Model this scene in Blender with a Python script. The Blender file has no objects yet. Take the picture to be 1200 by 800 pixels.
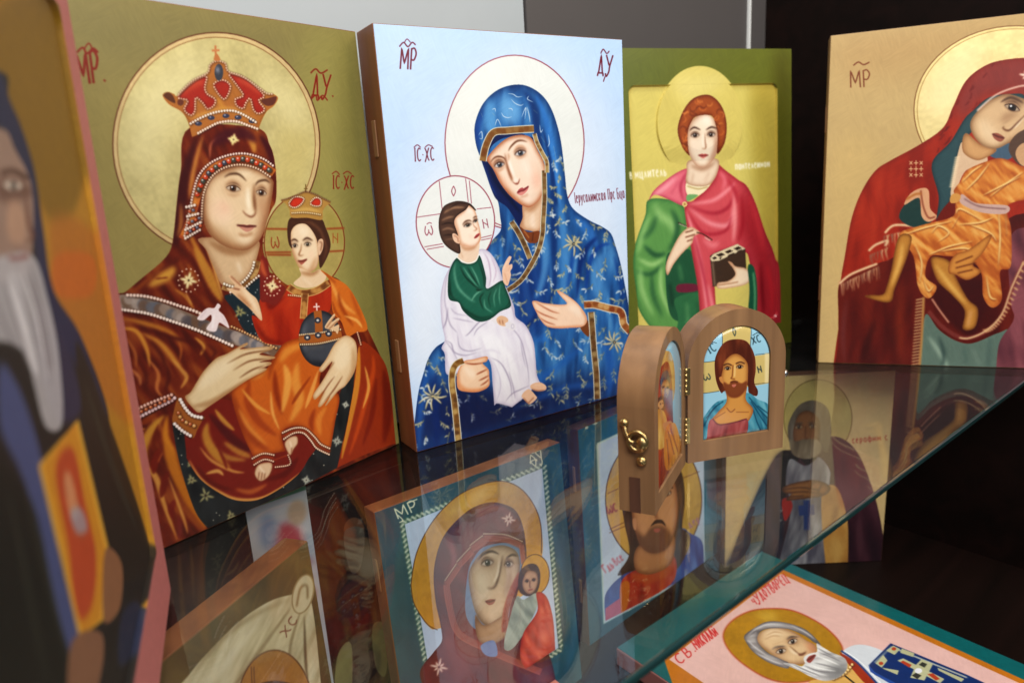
import bpy, bmesh, math, random
import numpy as np
from mathutils import Vector, Matrix
R_ = math.radians
# camera model, shared by the drawing tools (photograph positions -> directions)
FPX = 793.15; PITCH = 0.23805; ROLL = -0.06233; CAM_POS = np.array([0.0, 0.0, 0.272])
_u0 = np.array([0, math.sin(PITCH), math.cos(PITCH)]); _r0 = np.array([1.0, 0, 0])
CAM_F = np.array([0, math.cos(PITCH), -math.sin(PITCH)])
CAM_R = math.cos(ROLL)*_r0 + math.sin(ROLL)*_u0
CAM_U = -math.sin(ROLL)*_r0 + math.cos(ROLL)*_u0
Z_LOW = -0.34
def srgb(c): return np.asarray(c, float)/255.0
def lin(c):
    c = np.asarray(c, float)/255.0
    return np.where(c <= 0.04045, c/12.92, ((c+0.055)/1.055)**2.4)
# ---------------------------------------------------------------- camera, world, lamps, exposure
sc = bpy.context.scene
COL = sc.collection
cam_d = bpy.data.cameras.new('camera'); cam = bpy.data.objects.new('camera', cam_d); COL.objects.link(cam); sc.camera = cam
cam_d.sensor_width = 36.0; cam_d.sensor_fit = 'HORIZONTAL'; cam_d.lens = FPX/1200*36.0; cam_d.clip_start = 0.01; cam_d.clip_end = 50
cam.matrix_world = Matrix([[CAM_R[i], CAM_U[i], -CAM_F[i], CAM_POS[i]] for i in range(3)] + [[0,0,0,1]])
cam_d.dof.use_dof = True; cam_d.dof.focus_distance = 0.66; cam_d.dof.aperture_fstop = 4.6
world = bpy.data.worlds.new('World'); sc.world = world; world.use_nodes = True
world.node_tree.nodes['Background'].inputs[0].default_value = (0.80, 0.88, 1.0, 1); world.node_tree.nodes['Background'].inputs[1].default_value = 0.07
sc.view_settings.view_transform = 'Standard'; sc.view_settings.look = 'None'; sc.view_settings.exposure = 0.0; sc.view_settings.gamma = 1.0; sc.view_settings.use_curve_mapping = False
sc.cycles.max_bounces = 10; sc.cycles.transparent_max_bounces = 16; sc.cycles.caustics_reflective = False; sc.cycles.caustics_refractive = False
# shelf frame: along the front edge of the glass (T), into the case (N)
E0 = np.array([0.051, 0.315, 0.0]); TT = np.array([0.7792, 0.6268, 0.0]); NN = np.array([-0.6268, 0.7792, 0.0]); SHELF_YAW = math.atan2(TT[1], TT[0])
def case(a, n, z): return E0 + TT*a + NN*n + np.array([0,0,z])
def lamp(name, pos, target, size, power, color, size_y=None):
    d = bpy.data.lights.new(name, 'AREA'); o = bpy.data.objects.new(name, d); COL.objects.link(o)
    d.energy = power; d.color = color; d.size = size
    if size_y: d.shape = 'RECTANGLE'; d.size_y = size_y
    o.location = Vector(pos); o.rotation_euler = (Vector(target)-Vector(pos)).to_track_quat('-Z','Y').to_euler()
    return o
lamp('ceiling_light', (0.10,-0.75,1.75), (0.15,0.75,0.05), 1.0, 37, (1.0,0.985,0.96), 0.8)
lamp('right_fill_light', (1.25,-1.0,1.05), (-0.05,0.7,0.12), 0.9, 18, (0.90,0.955,1.0), 1.0)  # unseen fill added at right front to brighten the left-hand icons
lamp('case_light', case(0.25,0.10,1.5), case(0.3,0.3,0), 0.7, 9, (1.0,0.96,0.9), 0.25)
lamp('warm_spot', (1.5,-0.1,1.3), (0.35,0.75,0.15), 0.45, 11, (1.0,0.86,0.66), 0.35)
# ---------------------------------------------------------------- materials and mesh helpers
def nmat(name):
    m = bpy.data.materials.new(name); m.use_nodes = True; nt = m.node_tree; return m, nt, nt.nodes['Principled BSDF']
def lc(c, g=1.0): v = lin(c)*g; return (float(v[0]), float(v[1]), float(v[2]), 1)
def bump(nt, b, scale, strength, dist=0.0005, detail=4, coords=None, stretch=None):
    n = nt.nodes.new('ShaderNodeTexNoise'); n.inputs['Scale'].default_value = scale; n.inputs['Detail'].default_value = detail
    tc = nt.nodes.new('ShaderNodeTexCoord')
    if stretch:
        mp = nt.nodes.new('ShaderNodeMapping'); mp.inputs['Scale'].default_value = stretch; nt.links.new(tc.outputs['Object'], mp.inputs[0]); nt.links.new(mp.outputs[0], n.inputs['Vector'])
    else: nt.links.new(tc.outputs['Object'], n.inputs['Vector'])
    k = nt.nodes.new('ShaderNodeBump'); k.inputs['Strength'].default_value = strength; k.inputs['Distance'].default_value = dist
    nt.links.new(n.outputs['Fac'], k.inputs['Height']); nt.links.new(k.outputs['Normal'], b.inputs['Normal']); return n
def paint_material(name, cv, rough=0.32, coat=0.25, gain=1.0):
    rgba = np.ones((cv.H, cv.W, 4), np.float32); x = np.clip(cv.rgb, 0, 1); x = x+0.30*(x*x*(3-2*x)-x); g = x.mean(2, keepdims=True); rgba[...,:3] = np.clip(g+(x-g)*0.98, 0, 1); rgba[...,3] = np.clip(cv.gold, 0, 1)
    img = bpy.data.images.new(name, cv.W, cv.H, alpha=True); img.alpha_mode = 'CHANNEL_PACKED'
    img.pixels.foreach_set(np.ascontiguousarray(rgba[::-1]).ravel()); img.update(); img.pack()
    m, nt, b = nmat(name); t = nt.nodes.new('ShaderNodeTexImage'); t.image = img; t.extension = 'EXTEND'; t.interpolation = 'Cubic'
    mul = nt.nodes.new('ShaderNodeVectorMath'); mul.operation = 'SCALE'; mul.inputs['Scale'].default_value = gain*cv.gain
    nt.links.new(t.outputs['Color'], mul.inputs[0]); nt.links.new(mul.outputs[0], b.inputs['Base Color']); 
    mm = nt.nodes.new('ShaderNodeMath'); mm.operation = 'MULTIPLY'; mm.inputs[1].default_value = 0.5; nt.links.new(t.outputs['Alpha'], mm.inputs[0]); nt.links.new(mm.outputs[0], b.inputs['Metallic'])
    b.inputs['Roughness'].default_value = rough; b.inputs['Coat Weight'].default_value = coat; b.inputs['Coat Roughness'].default_value = 0.12; b.inputs['Specular IOR Level'].default_value = 0.32
    bump(nt, b, 260, 0.12, 0.0004, 6); return m
def wood_material(name, col, dark, scale=18, rough=0.5, stretch=(1,1,0.08), gain=1.0, coat=0.0):
    m, nt, b = nmat(name); n = nt.nodes.new('ShaderNodeTexNoise'); n.inputs['Scale'].default_value = scale; n.inputs['Detail'].default_value = 7; n.inputs['Distortion'].default_value = 0.8
    tc = nt.nodes.new('ShaderNodeTexCoord'); mp = nt.nodes.new('ShaderNodeMapping'); mp.inputs['Scale'].default_value = stretch; nt.links.new(tc.outputs['Object'], mp.inputs[0]); nt.links.new(mp.outputs[0], n.inputs['Vector'])
    r = nt.nodes.new('ShaderNodeValToRGB'); r.color_ramp.elements[0].position = 0.3; r.color_ramp.elements[1].position = 0.72; r.color_ramp.elements[0].color = lc(dark,gain); r.color_ramp.elements[1].color = lc(col,gain)
    nt.links.new(n.outputs['Fac'], r.inputs[0]); nt.links.new(r.outputs[0], b.inputs['Base Color']); b.inputs['Roughness'].default_value = rough; b.inputs['Coat Weight'].default_value = coat
    k = nt.nodes.new('ShaderNodeBump'); k.inputs['Strength'].default_value = 0.15; k.inputs['Distance'].default_value = 0.0006; nt.links.new(n.outputs['Fac'], k.inputs['Height']); nt.links.new(k.outputs[0], b.inputs['Normal']); return m
def plain_material(name, col, rough=0.5, metal=0.0, gain=1.0, coat=0.0, bumps=None, vary=0.12):
    m, nt, b = nmat(name); n = nt.nodes.new('ShaderNodeTexNoise'); n.inputs['Scale'].default_value = 14; n.inputs['Detail'].default_value = 6
    tc = nt.nodes.new('ShaderNodeTexCoord'); nt.links.new(tc.outputs['Object'], n.inputs['Vector'])
    r = nt.nodes.new('ShaderNodeValToRGB'); r.color_ramp.elements[0].color = lc(col,gain*(1-vary)); r.color_ramp.elements[1].color = lc(col,gain*(1+vary)); nt.links.new(n.outputs['Fac'], r.inputs[0]); nt.links.new(r.outputs[0], b.inputs['Base Color'])
    b.inputs['Roughness'].default_value = rough; b.inputs['Metallic'].default_value = metal; b.inputs['Coat Weight'].default_value = coat
    if bumps: bump(nt, b, *bumps)
    return m
def obj(name, bm, mat, parent=None, smooth=False):
    me = bpy.data.meshes.new(name); bm.normal_update(); bm.to_mesh(me); bm.free()
    if smooth:
        for p in me.polygons: p.use_smooth = True
    if mat is not None: me.materials.append(mat)
    o = bpy.data.objects.new(name, me); COL.objects.link(o); o.parent = parent; return o
def box(bm, x0, y0, z0, x1, y1, z1, bevel=0.0, seg=2):
    r = bmesh.ops.create_cube(bm, size=1.0); vs = r['verts']
    for v in vs: v.co = Vector(((x0+x1)/2+v.co.x*(x1-x0), (y0+y1)/2+v.co.y*(y1-y0), (z0+z1)/2+v.co.z*(z1-z0)))
    if bevel: bmesh.ops.bevel(bm, geom=list({e for v in vs for e in v.link_edges}), offset=bevel, segments=seg, profile=0.6, affect='EDGES')
    return vs
def boxbm(*a, **k): bm = bmesh.new(); box(bm, *a, **k); return bm
def tube(bm, P, r, n=12, closed=False):
    P = [Vector(p) for p in P]; rings = []; rr = r if isinstance(r, (list,tuple)) else [r]*len(P); ref = None
    for i, p in enumerate(P):
        a = P[i-1] if (i > 0 or closed) else p; c = P[(i+1) % len(P)] if (i < len(P)-1 or closed) else p; d = (c-a).normalized()
        if ref is None: ref = d.orthogonal().normalized()
        ref = (ref-d*ref.dot(d)).normalized(); s = d.cross(ref)
        rings.append([bm.verts.new(p+(ref*math.cos(2*math.pi*j/n)+s*math.sin(2*math.pi*j/n))*rr[i]) for j in range(n)])
    for i in range(len(P) if closed else len(P)-1):
        A, B = rings[i], rings[(i+1) % len(P)]
        for j in range(n): bm.faces.new((A[j],A[(j+1)%n],B[(j+1)%n],B[j]))
    if not closed: bm.faces.new(rings[0][::-1]); bm.faces.new(rings[-1])
def ball(bm, c, r, sx=1, sy=1, sz=1):
    v = bmesh.ops.create_uvsphere(bm, u_segments=16, v_segments=10, radius=r)['verts']
    for q in v: q.co = Vector((q.co.x*sx+c[0], q.co.y*sy+c[1], q.co.z*sz+c[2]))
def thing(name, label, cat, matrix, group=None):
    o = bpy.data.objects.new(name, None); COL.objects.link(o); o.matrix_world = matrix; o.empty_display_size = 0.03
    o['label'] = label; o['category'] = cat
    if group: o['group'] = group
    return o
def tag(o, label, cat, group=None):
    o['label'] = label; o['category'] = cat
    if group: o['group'] = group
    return o
def frame_matrix(origin, ux, uy, uz): return Matrix([[ux[i],uy[i],uz[i],origin[i]] for i in range(3)]+[[0,0,0,1]])
def struct(name, bm, mat, parent=None):
    o = obj(name, bm, mat, parent); 
    if parent is None: o['kind'] = 'structure'
    return o
# ---------------------------------------------------------------- painting tools
# The icons are flat paintings on boards. They are drawn here stroke by stroke, in code,
# into picture buffers that become the paint of each board's front sheet.
def proj(P):
    d = np.asarray(P, float) - CAM_POS
    return np.stack([600 + FPX*(d@CAM_R)/(d@CAM_F), 400 - FPX*(d@CAM_U)/(d@CAM_F)], -1)
def ray(px):
    px = np.atleast_2d(np.asarray(px, float))
    return CAM_F + ((px[:,0:1]-600)/FPX)*CAM_R - ((px[:,1:2]-400)/FPX)*CAM_U
def on_z(px, z):
    d = ray(px); return CAM_POS + d*((z-CAM_POS[2])/d[:,2])[:,None]
def panel_axes(yaw, lean):
    u = np.array([math.cos(yaw), math.sin(yaw), 0.0]); n = np.array([-math.sin(yaw), math.cos(yaw), 0.0])
    v = math.cos(lean)*np.array([0,0,1.0]) + math.sin(lean)*n
    return u, v, np.cross(u, v)              # right, up, towards the viewer
def homography(src, dst):
    A = []; b = []
    for (x,y),(X,Y) in zip(src, dst):
        A += [[x,y,1,0,0,0,-X*x,-X*y],[0,0,0,x,y,1,-Y*x,-Y*y]]; b += [X,Y]
    return np.append(np.linalg.solve(np.array(A,float), np.array(b,float)), 1).reshape(3,3)
def warp(M, P):
    P = np.asarray(P, float); w = P@M[2,:2]+M[2,2]
    return np.stack([(P@M[0,:2]+M[0,2])/w, (P@M[1,:2]+M[1,2])/w], -1)
def srgb(c): return np.asarray(c, float)/255.0
def lin(c):
    c = np.asarray(c, float)/255.0
    return np.where(c <= 0.04045, c/12.92, ((c+0.055)/1.055)**2.4)
def pts(s, o=(0,0,1)):
    """'x,y x,y! ...' in an enlarged view with origin o[:2] and enlargement o[2] -> (points, sharp flags)"""
    if not isinstance(s, str): return np.asarray(s, float), [False]*len(s)
    P = []; S = []
    for t in s.split():
        sh = t.endswith('!'); a, b = t.rstrip('!').split(',')
        P.append((o[0]+float(a)/o[2], o[1]+float(b)/o[2])); S.append(sh)
    return np.array(P), S
def spline(P, S=None, closed=True, n=7):
    P = np.asarray(P, float); N = len(P)
    if N < 3: return P
    S = S or [False]*N; out = []; t = np.linspace(0, 1, n, endpoint=False)[:,None]
    for i in range(N if closed else N-1):
        a, b = P[i], P[(i+1) % N]
        p0 = P[i-1] if (i > 0 or closed) else a
        p3 = P[(i+2) % N] if (i+2 < N or closed) else b
        if S[i]: p0 = a
        if S[(i+1) % N]: p3 = b
        m1 = (b-p0)*0.5; m2 = (p3-a)*0.5
        out.append((2*t**3-3*t**2+1)*a + (t**3-2*t**2+t)*m1 + (-2*t**3+3*t**2)*b + (t**3-t**2)*m2)
    out = np.concatenate(out)
    return out if closed else np.vstack([out, P[-1]])
def ellipse(cx, cy, rx, ry, rot=0, a0=0, a1=360, n=64):
    t = np.radians(np.linspace(a0, a1, n, endpoint=(a1-a0 != 360))); r = math.radians(rot)
    x = rx*np.cos(t); y = ry*np.sin(t)
    return np.stack([cx+x*math.cos(r)-y*math.sin(r), cy+x*math.sin(r)+y*math.cos(r)], -1)
def blur1(a, r, ax):
    r = int(r)
    if r < 1: return a
    pad = [(0,0),(0,0)]; pad[ax] = (r+1, r)
    c = np.cumsum(np.pad(a, pad, mode='edge'), axis=ax, dtype=np.float64); k = 2*r+1
    d = (c[k:]-c[:-k]) if ax == 0 else (c[:,k:]-c[:,:-k])
    return (d/k).astype(np.float32)
def blur(a, s):
    if s <= 0.3: return a
    r = max(1, int(round(s*0.95)))
    for _ in range(3): a = blur1(blur1(a, r, 0), r, 1)
    return a
def vnoise(H, W, cell, seed, ang=None, stretch=1.0):
    rg = np.random.default_rng(seed)
    y, x = np.mgrid[0:H, 0:W].astype(np.float32)
    if ang is not None:
        c, s = math.cos(ang), math.sin(ang); x, y = (x*c+y*s)/stretch, -x*s+y*c
    x = x/cell; y = y/cell; x = x-x.min(); y = y-y.min()
    g = rg.random((int(y.max())+3, int(x.max())+3)).astype(np.float32)
    xi = x.astype(int); yi = y.astype(int); fx = x-xi; fy = y-yi
    fx = fx*fx*(3-2*fx); fy = fy*fy*(3-2*fy)
    return (g[yi,xi]*(1-fx)+g[yi,xi+1]*fx)*(1-fy)+(g[yi+1,xi]*(1-fx)+g[yi+1,xi+1]*fx)*fy
class Mask:
    def __init__(s, x0, y0, a): s.x0, s.y0, s.a = x0, y0, a
class Canvas:
    """a picture of wm x hm metres; photograph positions map on to it through the board's corners"""
    def __init__(s, quad, wm, hm, ppm, base, seed=1, gain=1.0):
        s.W = int(round(wm*ppm)); s.H = int(round(hm*ppm)); s.gain = gain; s.seed = seed
        s.M = homography(quad, [(0,0),(s.W,0),(s.W,s.H),(0,s.H)])
        s.rgb = np.empty((s.H,s.W,3), np.float32); s.rgb[:] = srgb(base)
        s.gold = np.zeros((s.H,s.W), np.float32); s.o = (0,0,1); s.clip = None
        c = warp(s.M, np.mean(quad,0)[None]+[[0,0],[1,0],[0,1]])
        s.k = 0.5*(np.hypot(*(c[1]-c[0]))+np.hypot(*(c[2]-c[0])))      # canvas px per photo px
    def photo(s, u, v):
        """a place on the board (fractions from its upper left) as a photograph position"""
        return warp(np.linalg.inv(s.M), [[u*s.W, v*s.H]])[0]
    def z(s, x, y, k): s.o = (x,y,k); return s
    def path(s, p, closed=True, smooth=True):
        P, S = pts(p, s.o)
        return spline(P, S, closed) if smooth else P
    def cover(s, P, canvas=False):
        Q = P if canvas else warp(s.M, P)
        x0 = int(max(0, math.floor(Q[:,0].min())-1)); x1 = int(min(s.W, math.ceil(Q[:,0].max())+2))
        y0 = int(max(0, math.floor(Q[:,1].min())-1)); y1 = int(min(s.H, math.ceil(Q[:,1].max())+2))
        if x1 <= x0 or y1 <= y0: return None
        w = x1-x0; h = y1-y0; SS = 4
        ax = np.clip(Q[:,0]-x0, -1e4, 1e5); ay = (Q[:,1]-y0)*SS
        bx = np.roll(ax,-1); by = np.roll(ay,-1)
        sg = np.where(by > ay, 1.0, -1.0); lo = np.minimum(ay,by); hi = np.maximum(ay,by)
        r0 = np.clip(np.ceil(lo-0.5), 0, h*SS).astype(int); r1 = np.clip(np.ceil(hi-0.5), 0, h*SS).astype(int)
        n = np.maximum(r1-r0, 0); tot = int(n.sum())
        if tot == 0: return None
        e = np.repeat(np.arange(len(n)), n); r = np.arange(tot)-np.repeat(np.cumsum(n)-n, n)+r0[e]
        t = (r+0.5-ay[e])/(by[e]-ay[e]); x = np.clip(ax[e]+t*(bx[e]-ax[e]), 0, w-1e-3)
        xi = x.astype(int); fr = x-xi
        acc = np.bincount(r*(w+2)+xi, sg[e]*(1-fr), h*SS*(w+2))+np.bincount(r*(w+2)+xi+1, sg[e]*fr, h*SS*(w+2))
        m = np.clip(np.abs(np.cumsum(acc.reshape(h*SS,w+2),1)[:,:w]), 0, 1).reshape(h,SS,w).mean(1)
        return Mask(x0, y0, m.astype(np.float32))
    def soft(s, m, sig):
        if m is None or sig <= 0.3: return m
        p = int(sig*3)+1; a = np.pad(m.a, p)
        X0, Y0 = m.x0-p, m.y0-p; a = blur(a, sig)
        cx0, cy0 = max(0,-X0), max(0,-Y0); cx1 = min(a.shape[1], s.W-X0); cy1 = min(a.shape[0], s.H-Y0)
        if cx1 <= cx0 or cy1 <= cy0: return None
        return Mask(X0+cx0, Y0+cy0, a[cy0:cy1, cx0:cx1])
    def comp(s, m, col, alpha=1.0, gold=0.0, clip=None):
        if m is None: return
        clip = clip if clip is not None else s.clip
        a = m.a*alpha; x0, y0 = m.x0, m.y0
        if clip is not None:
            X0 = max(x0, clip.x0); Y0 = max(y0, clip.y0)
            X1 = min(x0+a.shape[1], clip.x0+clip.a.shape[1]); Y1 = min(y0+a.shape[0], clip.y0+clip.a.shape[0])
            if X1 <= X0 or Y1 <= Y0: return
            a = a[Y0-y0:Y1-y0, X0-x0:X1-x0]*clip.a[Y0-clip.y0:Y1-clip.y0, X0-clip.x0:X1-clip.x0]; x0, y0 = X0, Y0
        h, w = a.shape; R = s.rgb[y0:y0+h, x0:x0+w]; G = s.gold[y0:y0+h, x0:x0+w]
        if isinstance(col, np.ndarray) and col.ndim == 3: C = col[y0:y0+h, x0:x0+w]
        else: C = srgb(col).astype(np.float32)
        R += (C-R)*a[...,None]; G += (gold-G)*a
    def fill(s, p, col, alpha=1.0, soft=0, gold=0.0, smooth=True, clip=None):
        """paint a closed outline; returns its mask so that later strokes can stay inside it"""
        m = s.cover(s.path(p, True, smooth)); 
        s.comp(s.soft(m, soft*s.k), col, alpha, gold, clip)
        return m
    def disc(s, cx, cy, rx, ry=None, col=(0,0,0), alpha=1.0, soft=0, gold=0.0, rot=0, raw=False, clip=None):
        o = (0,0,1) if raw else s.o; ry = rx if ry is None else ry
        m = s.cover(ellipse(o[0]+cx/o[2], o[1]+cy/o[2], rx/o[2], ry/o[2], rot))
        s.comp(s.soft(m, soft*s.k), col, alpha, gold, clip); return m
    def line(s, p, w, col, alpha=1.0, soft=0, gold=0.0, taper=0.0, closed=False, smooth=True, clip=None):
        """a brush line w wide (in the view's px); taper 1 thins both ends, 2 only the end"""
        P = s.path(p, closed, smooth); w = w/s.o[2] if isinstance(p, str) else w
        if closed: P = np.vstack([P, P[:1]])
        if len(P) < 2: return None
        d = np.gradient(P, axis=0); L = np.hypot(d[:,0], d[:,1])+1e-9; nn = np.stack([-d[:,1], d[:,0]], -1)/L[:,None]
        t = np.linspace(0, 1, len(P)); ww = np.full(len(P), w*0.5)
        if taper == 1: ww = ww*np.sin(np.pi*np.clip(t,.03,.97))**0.7
        elif taper == 2: ww = ww*(1-t)**0.7+0.08*w
        elif taper: ww = ww*(1-taper*np.abs(2*t-1))
        m = s.cover(np.vstack([P+nn*ww[:,None], (P-nn*ww[:,None])[::-1]])); m2 = s.soft(m, soft*s.k)
        if m2 is not None and m2 is not m: m2.a = np.minimum(m2.a/max(m2.a.max(), 0.3), 1)
        s.comp(m2, col, alpha, gold, clip); return m
    def folds(s, clip, rows):
        """rows of (outline of stroke, width, colour, alpha, softness) kept inside clip"""
        for row in rows:
            p, w, c = row[:3]; a = row[3] if len(row) > 3 else 0.7; sf = row[4] if len(row) > 4 else 1.0
            s.line(p, w, c, a, sf*0.72, taper=1, clip=clip)
    def rim(s, m, col, width, amt=0.6):
        """the turning edge of a rounded form: colour deepens towards the outline"""
        if m is None: return
        sg = width*s.k; p = int(sg*3)+1; b = blur(np.pad(m.a, p), sg)[p:-p, p:-p]
        s.comp(Mask(m.x0, m.y0, m.a*np.clip((1-b)*2, 0, 1)), col, amt)
    def drape(s, m, dark, light, ang, cell, amount=0.5, stretch=5.0, seed=0):
        """uneven long folds over a garment"""
        if m is None: return
        h, w = m.a.shape; c = cell*s.k
        n = vnoise(h, w, c, s.seed*31+seed, ang, stretch)*0.65+vnoise(h, w, c*0.5, s.seed*57+seed+3, ang+0.25, stretch)*0.35
        n = np.clip((n-0.5)*3.2, -1, 1)
        s.comp(Mask(m.x0, m.y0, m.a*np.clip(n,0,1)), light, amount)
        s.comp(Mask(m.x0, m.y0, m.a*np.clip(-n,0,1)), dark, amount)
    def eye(s, ax, ay, bx, by, up, dn, iris=(60,40,30), look=0.5, size=0.42, white=(225,215,205), lid=(60,35,25), lw=None):
        """an eye between corners a and b (view coordinates), upper and lower lid heights up, dn"""
        o = s.o; A = np.array([o[0]+ax/o[2], o[1]+ay/o[2]]); B = np.array([o[0]+bx/o[2], o[1]+by/o[2]])
        L = np.hypot(*(B-A)); d = (B-A)/L; n = np.array([d[1],-d[0]])
        if n[1] > 0: n = -n
        up /= o[2]; dn /= o[2]; t = np.linspace(0,1,14); arch = np.sin(np.pi*t)**0.8
        U = A+np.outer(t*L,d)+np.outer(arch*up,n); D = A+np.outer(t*L,d)-np.outer(arch*dn,n)
        lw = lw or max(0.5, L*0.075)
        m = s.cover(np.vstack([U, D[::-1]])); s.comp(m, white)
        c = A+d*L*look+n*(up-dn)*0.35; r = L*size*0.45
        s.comp(s.cover(ellipse(c[0],c[1],r,r*1.05)), iris, 1, clip=m)
        s.comp(s.cover(ellipse(c[0],c[1],r*0.46,r*0.5)), (24,16,14), 1, clip=m)
        s.comp(s.cover(ellipse(c[0]-r*0.3,c[1]-r*0.4,r*0.27,r*0.27)), (245,245,245), 0.95, clip=m)
        o2, s.o = s.o, (0,0,1)
        s.line(U+n*up*0.2, lw*2.2, lid, 0.16, lw*0.9)
        s.line(U, lw*1.25, lid, 0.9, 0.15, taper=0.5)
        s.line(D, lw*0.7, lid, 0.5, 0.25, taper=0.6)
        s.line(U+n*up*0.75, lw*0.8, lid, 0.45, 0.4, taper=0.8)
        s.o = o2
    def text(s, word, p0, p1, h, col, w=0.8, alpha=1.0, slant=0.0, up=None, squeeze=1.0):
        """hand lettering along p0 -> p1 (photo px), letters h px tall"""
        p0 = np.array(p0,float); p1 = np.array(p1,float); d = p1-p0; L = np.hypot(*d); d /= L
        up = np.array(up,float) if up is not None else np.array([d[1],-d[0]])
        ws = [GLYPH.get(c,(0.5,()))[0] for c in word]; tot = sum(ws)+0.18*(len(word)-1); k = L/tot; x = 0
        o2, s.o = s.o, (0,0,1)
        for c, gw in zip(word, ws):
            sts = GLYPH.get(c,(0.5,()))[1]
            for st in ((sts,) if isinstance(sts,str) else sts):
                P, S = pts(st)
                Q = p0+np.outer((x+P[:,0]*gw)*k, d)+np.outer(P[:,1]*h, up+slant*d)
                s.line(spline(Q,S,False,5) if len(Q) > 2 else Q, w, col, alpha, 0.12, smooth=False)
            x += gw+0.18
        s.o = o2
    def curls(s, clip, n, box, col, size, seed, alpha=0.9, w=0.9):
        """scattered gold leaf-and-curl ornament inside clip"""
        rg = random.Random(seed); o2, s.o = s.o, (0,0,1); gold = (206,190,140)
        for i in range(int(n*1.7)):
            x = rg.uniform(box[0],box[2]); y = rg.uniform(box[1],box[3]); r = size*rg.uniform(.5,1.25); a = rg.choice((-100,-80,-60,60,90,110))+rg.uniform(-25,25)
            k = rg.random(); cc = col if rg.random() < .55 else gold; ww = w*rg.uniform(.8,1.3)
            if k < 0.45:
                s.line(ellipse(x,y,r,r*rg.uniform(.55,.9),a,0,rg.uniform(90,150),12), ww*1.5, cc, alpha*rg.uniform(.55,1), 0.2, taper=1, clip=clip)
                if rg.random() < .4: s.line(ellipse(x+r*.3,y+r*.4,r*.6,r*.5,a+30,0,110,10), ww, cc, alpha*.6, 0.2, taper=1, clip=clip)
            elif k < 0.9:
                t = math.radians(a); bend = rg.uniform(-.6,.6)
                for j, f in ((0,1.9),(rg.choice((-.8,.8)),1.2)):
                    if j and rg.random() < .4: continue
                    q = t+j; X = x+r*f*.5*math.cos(q+bend*.4)+rg.uniform(-.4,.4); Y = y+r*f*.5*math.sin(q+bend*.4)
                    s.line([(x+j*r*.5,y),(X+j*r*.5,Y),(x+j*r*.5+r*f*math.cos(q+bend),y+r*f*math.sin(q+bend))], ww*2.3, cc, alpha*rg.uniform(.55,.95), 0.25, taper=1, clip=clip)
            else: s.disc(x, y, r*.16, r*.16, cc, alpha*.8, 0.15, clip=clip)
        s.o = o2
    def star(s, x, y, r, col, n=8, w=1.0, alpha=0.9, sx=1.0, dot=(60,30,20)):
        o2, s.o = s.o, (0,0,1)
        for j in range(n):
            t = 2*math.pi*j/n+0.2; q = r*(1 if j % 2 == 0 else 0.66); ox, oy = math.cos(t), math.sin(t)
            s.line([(x+r*.12*sx*ox,y+r*.12*oy),(x+q*.45*sx*ox,y+q*.45*oy),(x+q*sx*ox,y+q*oy)], w*1.9, col, alpha, 0.2, taper=1)
        s.disc(x,y,r*.1,r*.1,dot); s.o = o2
    def sprigs(s, clip, box, step, size, ang, seed, alpha=0.9):
        """rows of small gold sprigs: a bent stem with paired leaves, laid along the fall of the cloth"""
        rg = random.Random(seed); o2, s.o = s.o, (0,0,1); row = 0; y = box[1]
        while y < box[3]:
            x = box[0]+(step*.5 if row % 2 else 0)
            while x < box[2]:
                X = x+rg.uniform(-.25,.25)*step; Y = y+rg.uniform(-.25,.25)*step; t = math.radians(ang+rg.uniform(-45,45)); L = size*rg.uniform(.7,1.25); bend = rg.uniform(-1.1,1.1)
                P = [(X+L*f*math.cos(t+bend*f)-L*.5*math.cos(t), Y+L*f*math.sin(t+bend*f)-L*.5*math.sin(t)) for f in (0,.25,.5,.75,1)]
                hi = rg.random() < .5; c1 = (216,222,222) if hi else (198,184,134); c2 = (150,132,84)
                s.line(P, .8, c2, alpha*.7, .15, taper=2, clip=clip)
                for k in (1,2,3):
                    px, py = P[k]; tt = t+bend*k*.25
                    for sd in (-1,1):
                        if rg.random() < .3: continue
                        q = tt+sd*rg.uniform(.5,.9); l = L*.36*rg.uniform(.7,1.1)
                        s.line([(px,py),(px+l*.5*math.cos(q+.2*sd),py+l*.5*math.sin(q+.2*sd)),(px+l*math.cos(q),py+l*math.sin(q))], 1.15, c1, alpha*rg.uniform(.5,.9), .15, taper=1, clip=clip)
                s.line([P[3],P[4],(P[4][0]+L*.16*math.cos(t+bend),P[4][1]+L*.16*math.sin(t+bend))], 1.2, c1, alpha*.85, .15, taper=1, clip=clip)
                x += step
            y += step*.8; row += 1
        s.o = o2
    def flower(s, x, y, r, clip, seed=0):
        """a painted gold and white blossom with ragged petals"""
        rg = random.Random(seed); o2, s.o = s.o, (0,0,1)
        for j in range(9):
            t = 2*math.pi*j/9+rg.uniform(-.2,.2); q = r*rg.uniform(.65,1.15); b = rg.uniform(-.25,.25)
            P = [(x+r*.1*math.cos(t),y+r*.1*math.sin(t)),(x+q*.5*math.cos(t+b),y+q*.5*math.sin(t+b)),(x+q*math.cos(t),y+q*math.sin(t))]
            s.line(P, 2.0, (146,118,66), .8, .25, taper=1, clip=clip); s.line([(a-.4,c-.3) for a,c in P], .9, (214,208,176), .8, .15, taper=1, clip=clip)
        s.disc(x,y,1.6,1.8,(60,44,30),.9,.3); s.disc(x,y,.7,.7,(200,180,140)); s.o = o2
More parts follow.
